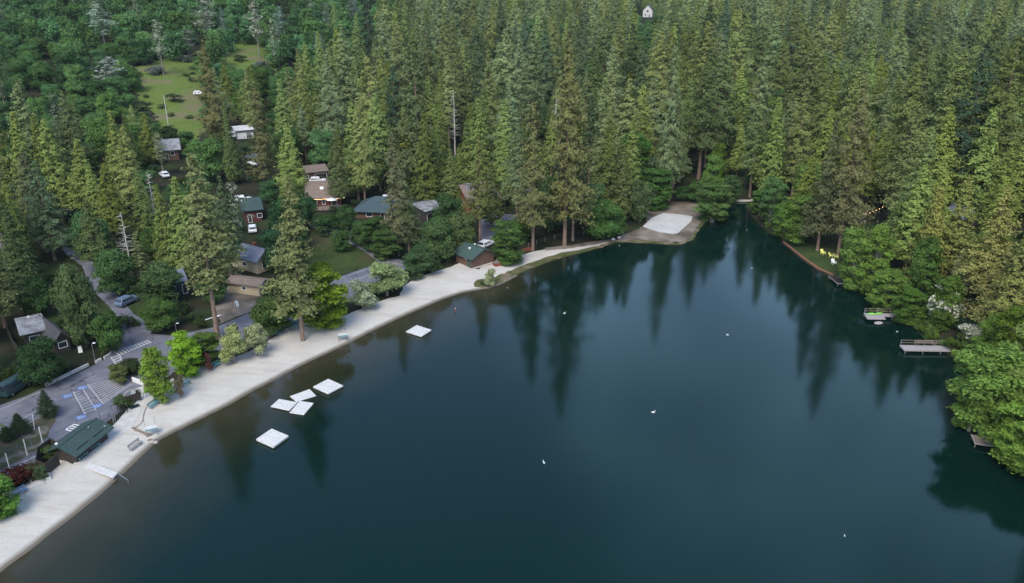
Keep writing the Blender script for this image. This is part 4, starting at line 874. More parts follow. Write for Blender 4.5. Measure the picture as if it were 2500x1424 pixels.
def broad(seed, h, rad, z0, lod=1.0, style='oak'):
    rng = np.random.default_rng(seed); C = []; Sg = []; tone = []; tb = MB(); NN = []
    H_ = h-z0; nl = {'oak': 30, 'alder': 54, 'willow': 16, 'shrub': 9}[style]; lobes = []
    for i in range(nl):
        if style == 'alder':
            t = rng.uniform(0, .93); rr = rad*.62*math.sin(math.pi*min(1, t*.85+.13))**.6; az = i*2.4+rng.uniform(-.4, .4); rr *= rng.uniform(.45, 1.05)
            lobes.append((math.cos(az)*rr, math.sin(az)*rr, z0+H_*t, rad*rng.uniform(.17, .31)))
        else:
            az = i*2.4+rng.uniform(-.4, .4); t = rng.uniform(.04, .86); rr = rad*.68*math.sqrt(max(0, 1-(t-.35)**2*1.9))*rng.uniform(.35, 1)
            lobes.append((math.cos(az)*rr, math.sin(az)*rr, z0+H_*t, rad*rng.uniform(.24, .38)))
    for lx, ly, lz, lr in lobes:
        n = int((64 if lod == 1 else 22)*(lr/rad/.4)**2) if style != 'shrub' else int(26*(lr/rad/.4)**2)
        lt = rng.uniform(.8, 1.2)
        d = rng.normal(0, 1, (n, 3)); d /= np.linalg.norm(d, axis=1)[:, None]; d[:, 2] = np.where(rng.random(n) < .55, np.abs(d[:, 2]), d[:, 2])
        rj = lr*rng.uniform(.72, 1.08, n)
        for q in range(n):
            C.append((lx+d[q, 0]*rj[q], ly+d[q, 1]*rj[q], lz+d[q, 2]*rj[q]*.85)); Sg.append(.08+.045*rad); tone.append(lt*rng.uniform(.8, 1.22)); NN.append((d[q, 0], d[q, 1], d[q, 2]+.35))
    C = np.array(C); C[:, 2] = np.maximum(C[:, 2], .25)
    V, T = leaves(C, np.array(Sg)*(1 if lod == 1 else 1.6), 12 if lod == 1 else 5, (.13+.036*rad)*(1 if lod == 1 else 2.1)*(1.0 if style != 'shrub' else .9), rng, .8, .15, np.array(tone), NN, 1.2)
    tr = {'oak': .035, 'alder': .02, 'willow': .022, 'shrub': .02}[style]*h
    st = 1 if style in ('oak',) else 2
    for s_ in range(st):
        ox = 0 if st == 1 else (.25 if s_ else -.2)*h*.08
        tb.bar((ox*.3, 0, -.7), (ox, 0, z0+H_*.25), tr, tr*.7, 7); tb.bar((ox, 0, z0+H_*.25), (ox*1.5, 0, z0+H_*.75), tr*.7, tr*.25, 6)
    for lx, ly, lz, lr in lobes[:13]:
        z_ = z0+(lz-z0)*.35; tb.bar((0, 0, min(z_, z0+H_*.4)), (lx, ly, lz), tr*.38, tr*.12, 5)
    return V, T, tb
def snag(seed, h):
    rng = np.random.default_rng(seed); tb = MB(); tr = h*.011+.05
    for i in range(4): tb.bar((0,0,h*i/4-(.6 if i == 0 else 0)), (0,0,h*(i+1)/4), tr*(1-i*.22), tr*(1-(i+1)*.22), 6)
    lb = MB()
    for i in range(60):
        z_ = h*rng.uniform(.3, .98); az = rng.uniform(0, 6.28); L_ = (1-z_/h)*2.6+rng.uniform(.3, .9); lb.bar((0,0,z_), (math.cos(az)*L_, math.sin(az)*L_, z_+rng.uniform(-.2, .35)*L_), .05, .015, 4)
    return tb, lb
def leafmesh(name, V, T, m):
    n = len(V); me = bpy.data.meshes.new(name); me.vertices.add(n); me.vertices.foreach_set('co', V.astype(np.float32).ravel())
    me.loops.add(n); me.loops.foreach_set('vertex_index', np.arange(n, dtype=np.int32)); me.polygons.add(n//3)
    me.polygons.foreach_set('loop_start', np.arange(0, n, 3, dtype=np.int32)); me.update(calc_edges=True)
    a = me.color_attributes.new('tone', 'FLOAT_COLOR', 'POINT')
    T = T if T.ndim == 2 else np.column_stack([T, T, T]); a.data.foreach_set('color', np.column_stack([T, np.ones(n)]).astype(np.float32).ravel())
    me.materials.append(m); return me
TEM = {}
def addt(kind, V, T, tb, h, rad, bark):
    h = float(V[:, 2].max()); rad = float(np.percentile(np.hypot(V[:, 0], V[:, 1]), 95))
    crown = leafmesh('crown', V, T, M['leaf']); tm = bpy.data.meshes.new('trunk'); tm.from_pydata(tb.v, [], tb.f); tm.materials.append(M[bark]); tm.update()
    TEM.setdefault(kind, []).append((crown, tm, h, rad))
for i in range(12): addt('pine', *conifer(100+i, 36, R.uniform(4.6, 6.2), 36*(.16+.05*(i % 4)), 'pine'), 36, 4.2, 'bark')
for i in range(10): addt('cedar', *conifer(200+i, 24, R.uniform(3.9, 5.0), 24*(.07+.05*(i % 3)), 'cedar'), 24, 3.0, 'bark')
for i in range(4): addt('graypine', *conifer(300+i, 22, R.uniform(3.0, 3.8), 22*.3, 'grey'), 22, 3.4, 'barkg')
for i in range(2): addt('fir', *conifer(400+i, 18, 3.0, 18*.08, 'fir'), 18, 3.0, 'barkg')
for i in range(7): addt('oak', *broad(500+i, 11, R.uniform(4.4, 5.6), 1.5), 11, 5, 'barkd')
for i in range(5): addt('alder', *broad(600+i, 15, R.uniform(3.6, 4.4), .7, 1, 'alder'), 15, 4, 'barkg')
for i in range(4): addt('willow', *broad(700+i, 6, R.uniform(2.2, 2.7), .9, 1, 'willow'), 6, 2.5, 'barkg')
for i in range(5): addt('shrub', *broad(800+i, 2.6, R.uniform(1.7, 2.1), 0.15, 1, 'shrub'), 2.6, 1.9, 'barkd')
LOW = {}
for i in range(5): LOW.setdefault('pine', []).append((*conifer(900+i, 34, 5.3, 6, 'pine', .5)[:2], 34))
for i in range(5): LOW.setdefault('cedar', []).append((*conifer(920+i, 24, 4.3, 2, 'cedar', .5)[:2], 24))
for i in range(5): LOW.setdefault('oak', []).append((*broad(940+i, 11, 5, 1.6, .5)[:2], 11))
TINT = {'pine': (.166,.205,.084), 'cedar': (.158,.208,.060), 'graypine': (.13,.175,.12), 'fir': (.105,.135,.06), 'oak': (.078,.158,.052), 'alder': (.095,.160,.036), 'willow': (.165,.205,.105), 'shrub': (.045,.075,.030)}
NAME = {'pine': 'pine_tree', 'cedar': 'cedar_tree', 'graypine': 'grey_pine_tree', 'fir': 'fir_tree', 'oak': 'oak_tree', 'alder': 'alder_tree', 'willow': 'willow_tree', 'shrub': 'shrub'}
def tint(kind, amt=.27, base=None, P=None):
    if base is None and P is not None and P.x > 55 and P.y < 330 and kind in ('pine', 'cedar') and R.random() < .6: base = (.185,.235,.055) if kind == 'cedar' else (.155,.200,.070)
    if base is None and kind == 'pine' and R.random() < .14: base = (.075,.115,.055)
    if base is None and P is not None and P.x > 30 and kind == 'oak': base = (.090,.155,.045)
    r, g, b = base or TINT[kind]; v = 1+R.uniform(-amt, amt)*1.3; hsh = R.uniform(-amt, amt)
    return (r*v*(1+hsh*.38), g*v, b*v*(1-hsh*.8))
PLACED = []
def tree(kind, pos, h, rad=None, label=None, group=None, col=None, cnt=[0]):
    t = TEM[kind][R.randrange(len(TEM[kind]))] if kind not in ('x',) else None
    crown, tm, h0, r0 = t; cat = 'shrub' if kind == 'shrub' else 'tree'
    o = thing(NAME[kind], label, cat, pos, R.uniform(0, 6.28), group); k = h/h0; kr = (rad/r0) if rad else k**.75*R.uniform(.92, 1.2)
    o.scale = (kr, kr, k)
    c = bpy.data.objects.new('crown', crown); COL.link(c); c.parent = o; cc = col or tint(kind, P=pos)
    if kind == 'alder': cc = (cc[0]*1.0, cc[1]*1.02, cc[2]*.9)
    c.color = (*cc, 1)
    b = bpy.data.objects.new('trunk', tm); COL.link(b); b.parent = o
    PLACED.append((pos.x, pos.y, r0*kr)); return o
def height_from(px_top, P):
    "height of something standing at P whose top shows at photo row px_top"
    a = TILT+math.atan((px_top-712)/FPX); return max(2, CAMH-P.y*math.tan(a)-P.z)
ADJ = {'pine': 'olive green pine', 'cedar': 'slender yellow-green cedar', 'graypine': 'pale grey-green pine', 'fir': 'open layered fir', 'oak': 'dark green oak', 'alder': 'bright green alder', 'willow': 'pale green sapling', 'shrub': 'green shrub'}

# trees one can point at: kind, top x, top y, foot x, foot y, crown radius (m) or None, label, tint
YG = (.26,.29,.030); DG = (.030,.050,.022)
NAMED = [
 ('pine',475,372,532,826,4.6,'tallest olive pine beside the road left of the bare yard',(.155,.172,.070)),
 ('pine',702,430,740,832,4.3,'tall pine rooted in the beach sand',(.148,.165,.066)),
 ('alder',782,648,785,802,5.2,'broad yellow-green maple with dark limbs on the beach edge',(.120,.180,.022)),
 ('willow',935,634,945,722,4.3,'large pale green tree where the road meets the beach',(.19,.25,.10)),
 ('willow',880,682,886,757,2.7,'small pale round sapling on a thin stem left of the large pale tree',(.25,.29,.17)),
 ('willow',1197,655,1197,700,1.3,'tiny pale willow on the grassy point below the beach hut',(.22,.25,.13)),
 ('oak',670,728,668,812,4.2,'dense dark tree between the road and the beach',(.050,.085,.025)),
 ('cedar',655,686,662,762,1.9,'small dark cone shaped tree in front of the low shed',(.04,.08,.03)),
 ('willow',625,782,628,870,2.2,'pale sapling with reddish tips beside a teal bench',(.25,.28,.15)),
 ('willow',570,796,574,888,2.3,'pale yellowish sapling right of the dark roadside bush',(.24,.28,.11)),
 ('alder',497,808,505,886,2.9,'dark green bush between the bright bush and pale saplings',(.07,.115,.030)),
 ('alder',455,814,458,922,2.6,'bright yellow-green bush in the middle of the roadside row',(.16,.285,.028)),
 ('alder',376,842,393,985,2.2,'yellow-green multi-stemmed tree between the two blue benches',(.145,.225,.040)),
 ('willow',438,905,442,972,.75,'thin bare sapling over the teal bench',(.16,.13,.08)),
 ('willow',505,862,512,908,.7,'thin dark reddish sapling on the beach edge',(.16,.07,.06)),
 ('oak',316,878,318,915,2.0,'dark round bush under the short crosswalk',(.035,.055,.022)),
 ('willow',290,888,294,935,1.5,'small olive bush left of the dark round bush',(.11,.13,.045)),
 ('shrub',300,975,302,998,1.4,'small green hedge clump beside the entrance arch',(.06,.10,.03)),
 ('cedar',118,952,119,1018,1.35,'dark conical evergreen on the right of the planted island',DG),
 ('cedar',46,1010,52,1062,1.4,'dark conical evergreen in the middle of the planted island',DG),
 ('cedar',14,1040,18,1076,1.1,'small dark evergreen at the left end of the planted island',DG),
 ('oak',104,826,108,942,3.3,'round dark green oak in front of the left house',(.035,.075,.030)),
 ('oak',200,640,212,850,3.6,'tall broad oak between the left house and the lane',(.070,.105,.042)),
 ('oak',272,758,274,862,2.7,'green oak at the left end of the crosswalk',(.055,.11,.032)),
 ('alder',8,1168,-4,1262,2.6,'bright green shrub cut by the lower left corner',(.085,.17,.035)),
 ('shrub',42,1150,40,1182,2.4,'dark red-leaved bush behind the lower left beach',(.05,.016,.014)),
 ('shrub',80,1140,84,1165,1.5,'brownish green shrub between the red bush and board fence',(.06,.055,.03)),
 ('shrub',100,1162,100,1174,.8,'small palm-like plant in the white planter',(.07,.11,.05)),
 ('shrub',118,1108,126,1120,1.2,'low shrub along the board fence',(.06,.09,.03)),
 ('fir',347,566,352,705,2.9,'small open yellowish fir right of the dead pine',(.12,.145,.055)),
 ('oak',285,605,288,722,4.0,'leafy green tree below the spire shaped cedar by the lane',(.06,.115,.04)),
 ('oak',400,640,400,742,4.2,'green oak left of the roadside pine',(.055,.095,.035)),
 ('cedar',240,484,246,662,3.6,'spire topped tree at the edge of the lane',(.085,.115,.042)),
 ('pine',12,520,14,800,3.6,'tall pine at the left edge above the left house',None),
 ('cedar',60,505,68,728,3.0,'pointed dark cedar near the left edge',(.06,.09,.035)),
 ('pine',104,368,112,610,4.3,'broad grey-green pine high on the left',(.10,.12,.065)),
 ('oak',648,555,690,660,4.6,'dark oak covering the right half of the beige cottage roof',(.030,.075,.035)),
 ('oak',690,485,695,590,4.0,'dark green oak between cottage and lodge',(.035,.085,.035)),
 ('graypine',575,445,585,640,3.4,'pale grey tree with thin crown left of the red cabin',(.14,.16,.11)),
 ('cedar',545,250,572,452,2.3,'slim cedar with a long bare trunk left of the pickup',None),
 ('fir',580,345,588,440,2.3,'short open fir left of the pickup',(.12,.14,.065)),
 ('pine',640,215,650,480,3.9,'tall pine rising just right of the white pickup',(.125,.125,.055)),
 ('pine',522,95,538,405,4.6,'massive pine with dark twin trunk beside the meadow',(.135,.135,.055)),
 ('cedar',825,318,830,505,2.9,'cedar standing directly in front of the lodge',(.095,.12,.045)),
 ('pine',868,250,892,498,3.1,'cedar-like pine with forked bare trunk behind the ranch house',None),
 ('pine',972,325,974,625,3.4,'tall pine with a long bare pinkish trunk between teal roof and workshop',(.125,.130,.065)),
 ('pine',1005,440,1000,625,2.8,'shorter drooping pine hugging the long bare pink trunk',(.09,.115,.05)),
 ('alder',915,530,915,615,3.6,'green tree below the teal roof of the ranch house',(.045,.085,.03)),
 ('oak',1066,535,1070,640,4.2,'leafy tree below the workshop',(.065,.11,.04)),
 ('oak',1120,520,1125,620,3.6,'light green tree above the beach hut roof',(.085,.12,.045)),
 ('oak',1030,600,1030,672,4.0,'rounded green shrub-tree at the back of the beach',(.05,.09,.035)),
 ('cedar',1117,470,1122,560,2.2,'short yellow-green cedar left of the redwood house',(.11,.14,.04)),
 ('pine',1167,330,1172,592,3.3,'pine in front of the redwood house with a slim grey trunk',None),
 ('alder',1235,540,1238,642,4.0,'rounded green tree right of the beach hut',(.065,.115,.035)),
 ('pine',1300,245,1301,612,4.0,'pine with single bare trunk by the bend of the shore path',(.125,.130,.052)),
 ('pine',1412,105,1378,600,6.3,'tallest, widest pine on the north shore with white trunks at its foot',(.135,.138,.052)),
 ('pine',1395,330,1398,588,3.8,'pine crowded against the tallest north shore pine',None),
 ('oak',1472,490,1474,585,5.0,'rounded leafy green tree left of the sand court',(.06,.125,.035)),
 ('cedar',1510,350,1512,545,3.2,'pointed cedar between two round green trees above the sand court',(.105,.125,.045)),
 ('alder',1540,318,1545,480,4.6,'tall bright green tree behind the pointed cedar',(.055,.125,.030)),
 ('alder',1592,410,1597,508,4.8,'bright green tree at the left rear of the sand court',(.060,.125,.035)),
 ('oak',1555,440,1558,540,3.6,'green tree with bare top twigs left of the sand court',(.075,.11,.045)),
 ('pine',1640,108,1620,495,4.3,'tall pine whose dark bare trunk stands behind the charcoal grill',None),
 ('pine',1700,215,1634,492,3.0,'pine leaning slightly with a pale bare trunk behind the sand court',None),
 ('alder',1735,446,1738,543,4.6,'large round green tree at the mouth of the inlet',(.080,.135,.045)),
 ('alder',1775,425,1778,502,3.0,'smaller green tree behind the inlet mouth',(.065,.115,.045)),
 ('cedar',1867,368,1868,478,2.6,'cedar standing over the head of the inlet',(.095,.115,.045)),
 ('alder',1885,430,1880,545,3.4,'slim pale stemmed alder on the right bank of the inlet',(.075,.14,.05)),
 ('alder',1948,478,1958,592,4.3,'bright yellow-green tree on the right bank above the brick edging',(.110,.185,.042)),
 ('pine',2045,293,1995,612,3.8,'tall pine behind the shore lawn, left one',(.10,.11,.055)),
 ('pine',2122,192,2045,625,5.2,'largest layered pine on the right bank rising over the shore lawn',(.125,.125,.055)),
 ('alder',2068,556,2076,704,3.1,'left of the two round bright trees by the dark deck',(.120,.195,.050)),
 ('alder',2122,546,2124,716,3.0,'right of the two round bright trees by the dark deck',(.115,.19,.042)),
 ('alder',2150,655,2158,756,3.6,'low broad bright bush-tree between the deck and the kayak dock',(.105,.175,.042)),
 ('alder',2212,705,2216,788,2.9,'green bush-tree just above the kayak dock',(.075,.14,.030)),
 ('pine',2326,608,2318,765,2.2,'small flat topped pine with a white bare trunk above the blossom',(.135,.15,.06)),
 ('cedar',2288,455,2250,700,3.7,'large yellow-green cedar above the kayak dock',(.165,.170,.045)),
 ('cedar',2345,425,2310,690,3.6,'large yellow-green cedar right of its twin above the docks',(.145,.160,.045)),
 ('pine',2443,455,2388,770,4.4,'tall yellowish pine with two leaning bare trunks at the right edge',(.175,.175,.055)),
 ('pine',2475,590,2408,838,3.6,'pine with long pinkish trunk right of the blossom bushes',(.15,.15,.05)),
 ('cedar',2505,560,2440,860,3.6,'cedar cut by the right edge above the big shore bushes',(.14,.15,.045)),
 ('alder',2362,842,2386,1050,4.4,'large bright bush-tree overhanging the water below the railed dock',(.115,.19,.045)),
 ('alder',2425,880,2450,1045,4.0,'bright tree behind the overhanging bush-tree',(.12,.18,.05)),
 ('alder',2462,965,2488,1122,4.0,'lowest bright tree at the right edge with fern-like shoots',(.13,.21,.040)),
 ('alder',2335,930,2366,1052,2.7,'bright rounded tree left of the partly hidden small dock',(.12,.195,.045)),
 ('alder',2490,1040,2530,1170,4.0,'bright yellow-green tree at the water by the lower right edge',(.125,.20,.040)),
 ('alder',2490,780,2500,985,4.0,'tall bright tree filling the right edge above the shoots',(.11,.15,.045)),
 ('graypine',392,46,400,184,3.6,'pale grey-green pine standing alone on the meadow, left one',(.21,.245,.165)),
 ('graypine',640,-5,634,145,4.0,'pale grey pine with dark bare trunk above the right meadow',(.23,.25,.185)),
 ('graypine',670,42,674,172,3.2,'pale grey-green pine just right of the dark bare trunk on the meadow',(.20,.25,.155)),
 ('graypine',518,-6,512,110,6.0,'wide silvery pine above the middle of the meadow',(.24,.26,.20)),
 ('graypine',245,8,258,120,6.0,'silvery pine among the oaks left of the meadow',(.20,.26,.19)),
 ('graypine',265,138,280,235,6.0,'low silvery pine pair at the left corner of the meadow',(.21,.25,.20)),
 ('graypine',455,72,462,140,5.0,'short silvery pine at the rear edge of the meadow',(.17,.20,.14)),
 ('graypine',398,322,400,430,2.6,'pale slender pine in front of the hillside cabin',(.17,.19,.10)),
 ('oak',412,308,416,362,3.8,'two rounded dark evergreens joined behind the hillside cabin',(.03,.06,.02)),
]
NAMED += [
 ('oak',792,522,795,568,3.2,'rounded dark bush-tree just below the lodge porch',(.040,.085,.030)),
 ('oak',842,500,846,562,2.6,'dark bush-tree between the lodge and the wide teal roof',(.045,.09,.030)),
 ('oak',738,470,742,560,3.6,'dark oak close to the left of the lodge',(.035,.08,.030)),
 ('oak',880,540,880,600,2.8,'low leafy tree in front of the left end of the teal roof',(.055,.105,.035)),
 ('alder',940,560,945,632,3.4,'leafy tree at the foot of the driveway below the tank',(.055,.10,.032)),
 ('oak',830,560,835,615,2.3,'small tree beside the bend of the driveway',(.05,.10,.03)),
 ('oak',1090,470,1096,560,3.8,'leafy tree covering the right end of the workshop',(.05,.095,.035)),
 ('cedar',1195,395,1200,560,3.3,'cedar standing close to the right front of the redwood house',(.10,.13,.045)),
 ('pine',1262,300,1262,560,3.6,'pine between the redwood house and the bend of the shore path',None),
 ('cedar',1100,365,1102,520,3.2,'cedar rising behind the workshop roof',(.12,.15,.05)),
 ('oak',560,560,566,640,3.2,'dark leafy tree left of the beige cottage',(.035,.08,.035)),
 ('pine',560,430,566,690,3.4,'dark pine between the roadside pine and the beige cottage',(.07,.105,.05)),
 ('oak',720,520,722,612,3.4,'dark oak below the left of the lodge',(.04,.085,.035)),
 ('oak',1665,452,1668,491,2.4,'small dark tree at the rear of the dirt behind the sand court',(.045,.09,.03)),
 ('oak',1702,440,1704,497,2.8,'round green tree at the right rear corner of the sand court',(.06,.12,.035)),
 ('alder',1908,488,1914,574,2.8,'bright green tree between the slim alder and the brick edging',(.09,.165,.04)),
 ('alder',1850,462,1853,520,2.4,'green tree at the left end of the right inlet bank',(.07,.14,.04)),
 ('pine',615,165,620,330,3.6,'pine just above the bright white garage',None),
]
for k, tx, ty, bx, by, rad, lb, col in NAMED:
    if k in ('oak', 'alder', 'willow'): rad *= .84 if bx < 1500 else .92
    P = gp(bx, by)
    if k not in ('shrub',) and P.z < .3 and lake_sd([(P.x, P.y)])[0] < .8: P.z = .1
    h = height_from(ty, P); 
    if k == 'shrub': h = max(h, .8)
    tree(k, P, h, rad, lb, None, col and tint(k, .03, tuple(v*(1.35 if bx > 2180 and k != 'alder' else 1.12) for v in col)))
# blossom bushes on the right bank
def blossom(label, tx, ty, bx, by, rad, seed):
    P = gp(bx, by); h = height_from(ty, P); rng = np.random.default_rng(seed)
    o = thing('blossom_bush', label, 'bush', P, 0, 'white flowering bushes on the right bank')
    V, T, tb = broad(seed, h, rad, .5, 1, 'willow'); c = bpy.data.objects.new('crown', leafmesh('crown', V, T, M['leaf'])); COL.link(c); c.parent = o; c.color = (.10,.16,.035,1)
    tr = V.reshape(-1, 3, 3).mean(1); rr = np.hypot(tr[:, 0], tr[:, 1])+tr[:, 2]*.6; nois = np.sin(tr[:, 0]*2.1+seed)*np.sin(tr[:, 1]*2.3)+np.sin(tr[:, 2]*1.9+seed)
    pick = tr[(rr > np.percentile(rr, 45)) & (nois > -.1)]; pick = pick[rng.permutation(len(pick))[:420]]*np.array([1.05,1.05,1.03])
    V, T = leaves(pick, np.full(len(pick), .14), 6, .27, rng, .7, .2); f = bpy.data.objects.new('blossoms', leafmesh('blossoms', V, T, M['blossom'])); COL.link(f); f.parent = o; f.color = (.62,.62,.50,1)
    obj('trunk', tb, M['barkg'], o)
blossom('tall white flowering bush behind the slim white trunk', 2300, 700, 2296, 800, 3.0, 31)
blossom('white flowering bush right of the twin pink trunks', 2410, 735, 2402, 815, 2.0, 32)
blossom('low wide white flowering bush above the railed dock', 2372, 795, 2370, 850, 2.5, 33)
blossom('small white flowering bush under the string of lights', 2090, 515, 2088, 560, 2.0, 34)
# dead trees
def dead(label, tx, ty, h, P=None, m='deadwood'):
    if P is None: P = from_top(tx, ty, h)
    else: h = height_from(ty, P)
    o = thing('dead_tree', label, 'dead tree', P, R.uniform(0, 6)); tb, lb = snag(int(tx), h); obj('trunk', tb, M['deadwood'], o); obj('branches', lb, M['deadwood'], o); PLACED.append((P.x, P.y, 1.5))
dead('bare silver dead pine beside the lane', 295, 517, 0, gp(320, 655))
dead('thin white dead trunk standing in the pine at the left edge', 17, 560, 0, gp(24, 690))
dead('white broken dead trunk high above the workshop', 1107, 218, 22)
dead('short white dead top beside the widest north shore pine', 1358, 230, 22)
dead('leaning pale dead trunk among the cedars on the right', 2378, 370, 15)
dead('white forked dead tree above the left street', 360, 420, 14)
dead('thin silver dead pine among the pale pines above the docks', 2353, 300, 18)
# string of lights in the right forest
a, b = from_top(2064, 523, 5), from_top(2155, 506, 5); a.z += 5; b.z += 5
o = thing('string_lights', 'string of small warm bulbs hung between the right bank trees', 'string lights', a); s = MB(); s2 = MB(); pv = None
for i in range(13):
    q = (b-a)*(i/12)-Vector((0,0,.9*math.sin(math.pi*i/12))); s.ball(q, .06,.06,.07, 6, 4)
    if pv is not None: s2.bar(pv, q, .02, n=4)
    pv = q
obj('bulbs', s, M['warm'], o); obj('wire', s2, M['black'], o)

# tree tops read from the photo: the foot follows from a usual height for the kind
TOPS = {'pine': ([(1040,48),(1085,28),(1120,120),(1200,2),(1240,50),(1195,122),(1270,90),(1330,60),(1425,2),(1480,32),(1545,58),(1605,8),(1690,60),(1735,12),(1733,115),(1768,110),(1808,22),(1863,58),(1900,35),(1945,2),(2000,92),(2025,170),(2035,22),(2175,190),(2205,50),(2270,42),(2310,130),(2415,105),(2240,255),(1940,235),(1855,258),(2275,308),(2400,268),(1390,60),(1300,70),(1495,125),(790,120),(893,135),(930,25),(725,118),(955,160),(1010,95),(1160,60),(2355,220),(2490,80),(2480,180),(1965,232),(300,222),(80,390),(735,250),(1245,200),(2355,120),(2120,60),(2250,150),(1660,230)], 37),
 'cedar': ([(775,75),(800,132),(812,4),(820,66),(868,30),(945,150),(940,186),(883,200),(858,243),(915,225),(740,190),(770,215),(700,300),(612,155),(1075,170),(1093,140),(1045,182),(1095,192),(1035,270),(930,275),(1180,215),(1118,360),(1230,327),(1215,130),(1000,200),(1165,235),(2070,145),(2093,160),(2260,245),(2310,220),(2325,260),(2350,236),(2390,222),(2160,310),(2450,340),(2475,345),(2310,385),(2375,372),(2405,390),(1985,383),(1810,165),(1820,190),(1905,235),(28,270),(80,280),(100,288),(213,402),(247,400),(330,415),(427,400),(425,430),(640,330),(590,190),(855,320),(985,260),(1280,290),(1550,278),(1690,180),(2430,260),(2460,430),(2210,330),(2185,380),(2225,420),(2260,400),(310,225),(350,274),(545,150),(380,450),(680,190),(1260,330),(1060,320),(1140,300)], 25)}
CLR = []   # parts of the picture that the photo shows unobstructed: x0, y0, x1, y1, foot row
for r_ in ((755,452,838,514),(858,485,965,533),(597,583,650,670),(610,673,662,724),(1132,470,1222,532),(1122,598,1212,658),(598,383,650,407),(560,308,620,338),(388,350,445,392),(330,165,480,250),(570,118,630,150),(408,255,470,300),(745,540,960,645),(700,645,1000,800),(815,640,905,690),(44,775,176,866),(138,572,215,650),(200,650,290,740),(280,790,620,900),(-10,880,360,1300),(1180,530,1350,600),(748,412,800,444),(596,500,660,548),(420,680,458,722),(1530,495,1700,600),(1569,22,1593,45),(2355,522,2378,560),(1040,500,1085,540),(1990,600,2062,690),(1168,578,1196,605),(540,700,650,770),(1268,474,1292,496),(1225,600,1500,640),(388,412,412,434),(1790,480,1835,500),(575,485,610,495),(300,735,325,748),(1900,592,2010,660),(2060,505,2160,530)): CLR.append(r_)
CLR = [(a+(c-a)*.12, b, c-(c-a)*.12, e-(e-b)*.28) if c-a < 115 and a > 380 and e > 340 else (a, b, c, e) for a, b, c, e in CLR]
def blocks(P, h, rad):
    x0, y0, d = proj(P.x, P.y, P.z); x1, y1, _ = proj(P.x, P.y, P.z+h); wpx = rad*FPX/d*.92
    lo, hi = min(x0, x1)-wpx, max(x0, x1)+wpx
    for a, b, c, e in CLR:
        if y0 > e-12 and hi > a and lo < c and y1 < e and y0 > b: return True
    return False
# feet of buildings, roads and other open ground: no trunk may stand there
KEEP = [W(park), W([(140,590),(208,560),(230,640),(300,725),(330,790),(270,760),(200,680)]), W([(1160,535),(1350,510),(1370,540),(1200,605),(1165,600)]), W([(1490,590),(1570,490),(1715,490),(1725,545),(1690,595)]), W([(325,220),(330,172),(430,150),(500,150),(490,262),(475,310),(405,310),(372,262)]), W([(560,112),(640,112),(660,150),(640,170),(560,170)]), W([(735,535),(760,530),(960,635),(960,660),(900,640)]), W([(760,590),(830,580),(930,640),(900,660),(760,700)]), beach]
def inpoly(x, y, p):
    ins = False
    for i in range(len(p)):
        a, b = p[i], p[i-1]
        if (a[1] > y) != (b[1] > y) and x < a[0]+(y-a[1])*(b[0]-a[0])/(b[1]-a[1]): ins = not ins
    return ins
BLD = [(o.location.x, o.location.y, max(ch.dimensions.length for ch in o.children)/2) for o in bpy.data.objects if o.get('category') in ('house','cabin','hut','shed','bathhouse','garage','workshop','van','pickup truck','car','tank')]
def free(x, y, gap):
    if gd(x, y) < 2: return False
    for p in KEEP:
        if inpoly(x, y, p): return False
    for bx, by, br_ in BLD:
        if (bx-x)**2+(by-y)**2 < (br_*.75+1.2)**2: return False
    return True
ZONES = [  # first match wins: test on the foot's photo position
 (lambda x, y: x < 330 and y < 330, 'on the hillside left of the meadow'),
 (lambda x, y: x < 730 and y < 150, 'behind the grassy meadow at the top'),
 (lambda x, y: x < 560 and y < 420, 'between the meadow and the hillside cabin'),
 (lambda x, y: x < 1000 and y < 330, 'in the stand right of the meadow'),
 (lambda x, y: x < 1250 and y < 330, 'in dense forest above the workshop'),
 (lambda x, y: x < 1560 and y < 330, 'in dense forest above the north shore'),
 (lambda x, y: x < 1880 and y < 330, 'in tall forest beyond the sand court'),
 (lambda x, y: x < 2180 and y < 330, 'in the far forest beyond the inlet'),
 (lambda x, y: y < 330, 'in the far upper right forest'),
 (lambda x, y: x < 180 and y < 560, 'low on the left edge slope'),
 (lambda x, y: x < 440 and y < 640, 'on the slope above the lane'),
 (lambda x, y: x < 440, 'around the left houses and the lane'),
 (lambda x, y: x < 720 and y < 480, 'around the white pickup'),
 (lambda x, y: x < 720, 'around the red cabin and beige cottage'),
 (lambda x, y: x < 980 and y < 480, 'behind the lodge'),
 (lambda x, y: x < 1000, 'before the lodge and teal roof'),
 (lambda x, y: x < 1260 and y < 500, 'behind the workshop and redwood house'),
 (lambda x, y: x < 1260, 'between redwood house and beach hut'),
 (lambda x, y: x < 1500, 'behind the middle of the north shore'),
 (lambda x, y: x < 1800, 'just behind the sand court'),
 (lambda x, y: x < 2000 and y < 560, 'at the right side of the inlet'),
 (lambda x, y: x < 2210 and y < 560, 'behind the shore lawn'),
 (lambda x, y: x < 2210, 'near the dark deck and shore lawn'),
 (lambda x, y: y < 560, 'on the bank well above the docks'),
 (lambda x, y: y < 800, 'on the bank just above the docks'),
 (lambda x, y: True, 'on the bank below the railed dock')]
SIZE = {'pine': (22, 37), 'cedar': (12, 26), 'oak': (8.5, 12), 'graypine': (18, 24), 'alder': (8, 14), 'fir': (14, 20), 'shrub': (1.7, 2.8)}
def zlabel(kind, P, h):
    x, y, _ = proj(P.x, P.y, P.z)
    z = next(t for f, t in ZONES if f(x, y)); a, b = SIZE[kind]; w_ = 'short ' if h < a else 'very tall ' if h > b else 'tall ' if h > (a+b)/2 else 'mid-sized '
    l = w_+ADJ[kind]+' '+z; return l, NAME[kind].replace('_', ' ')+'s '+z
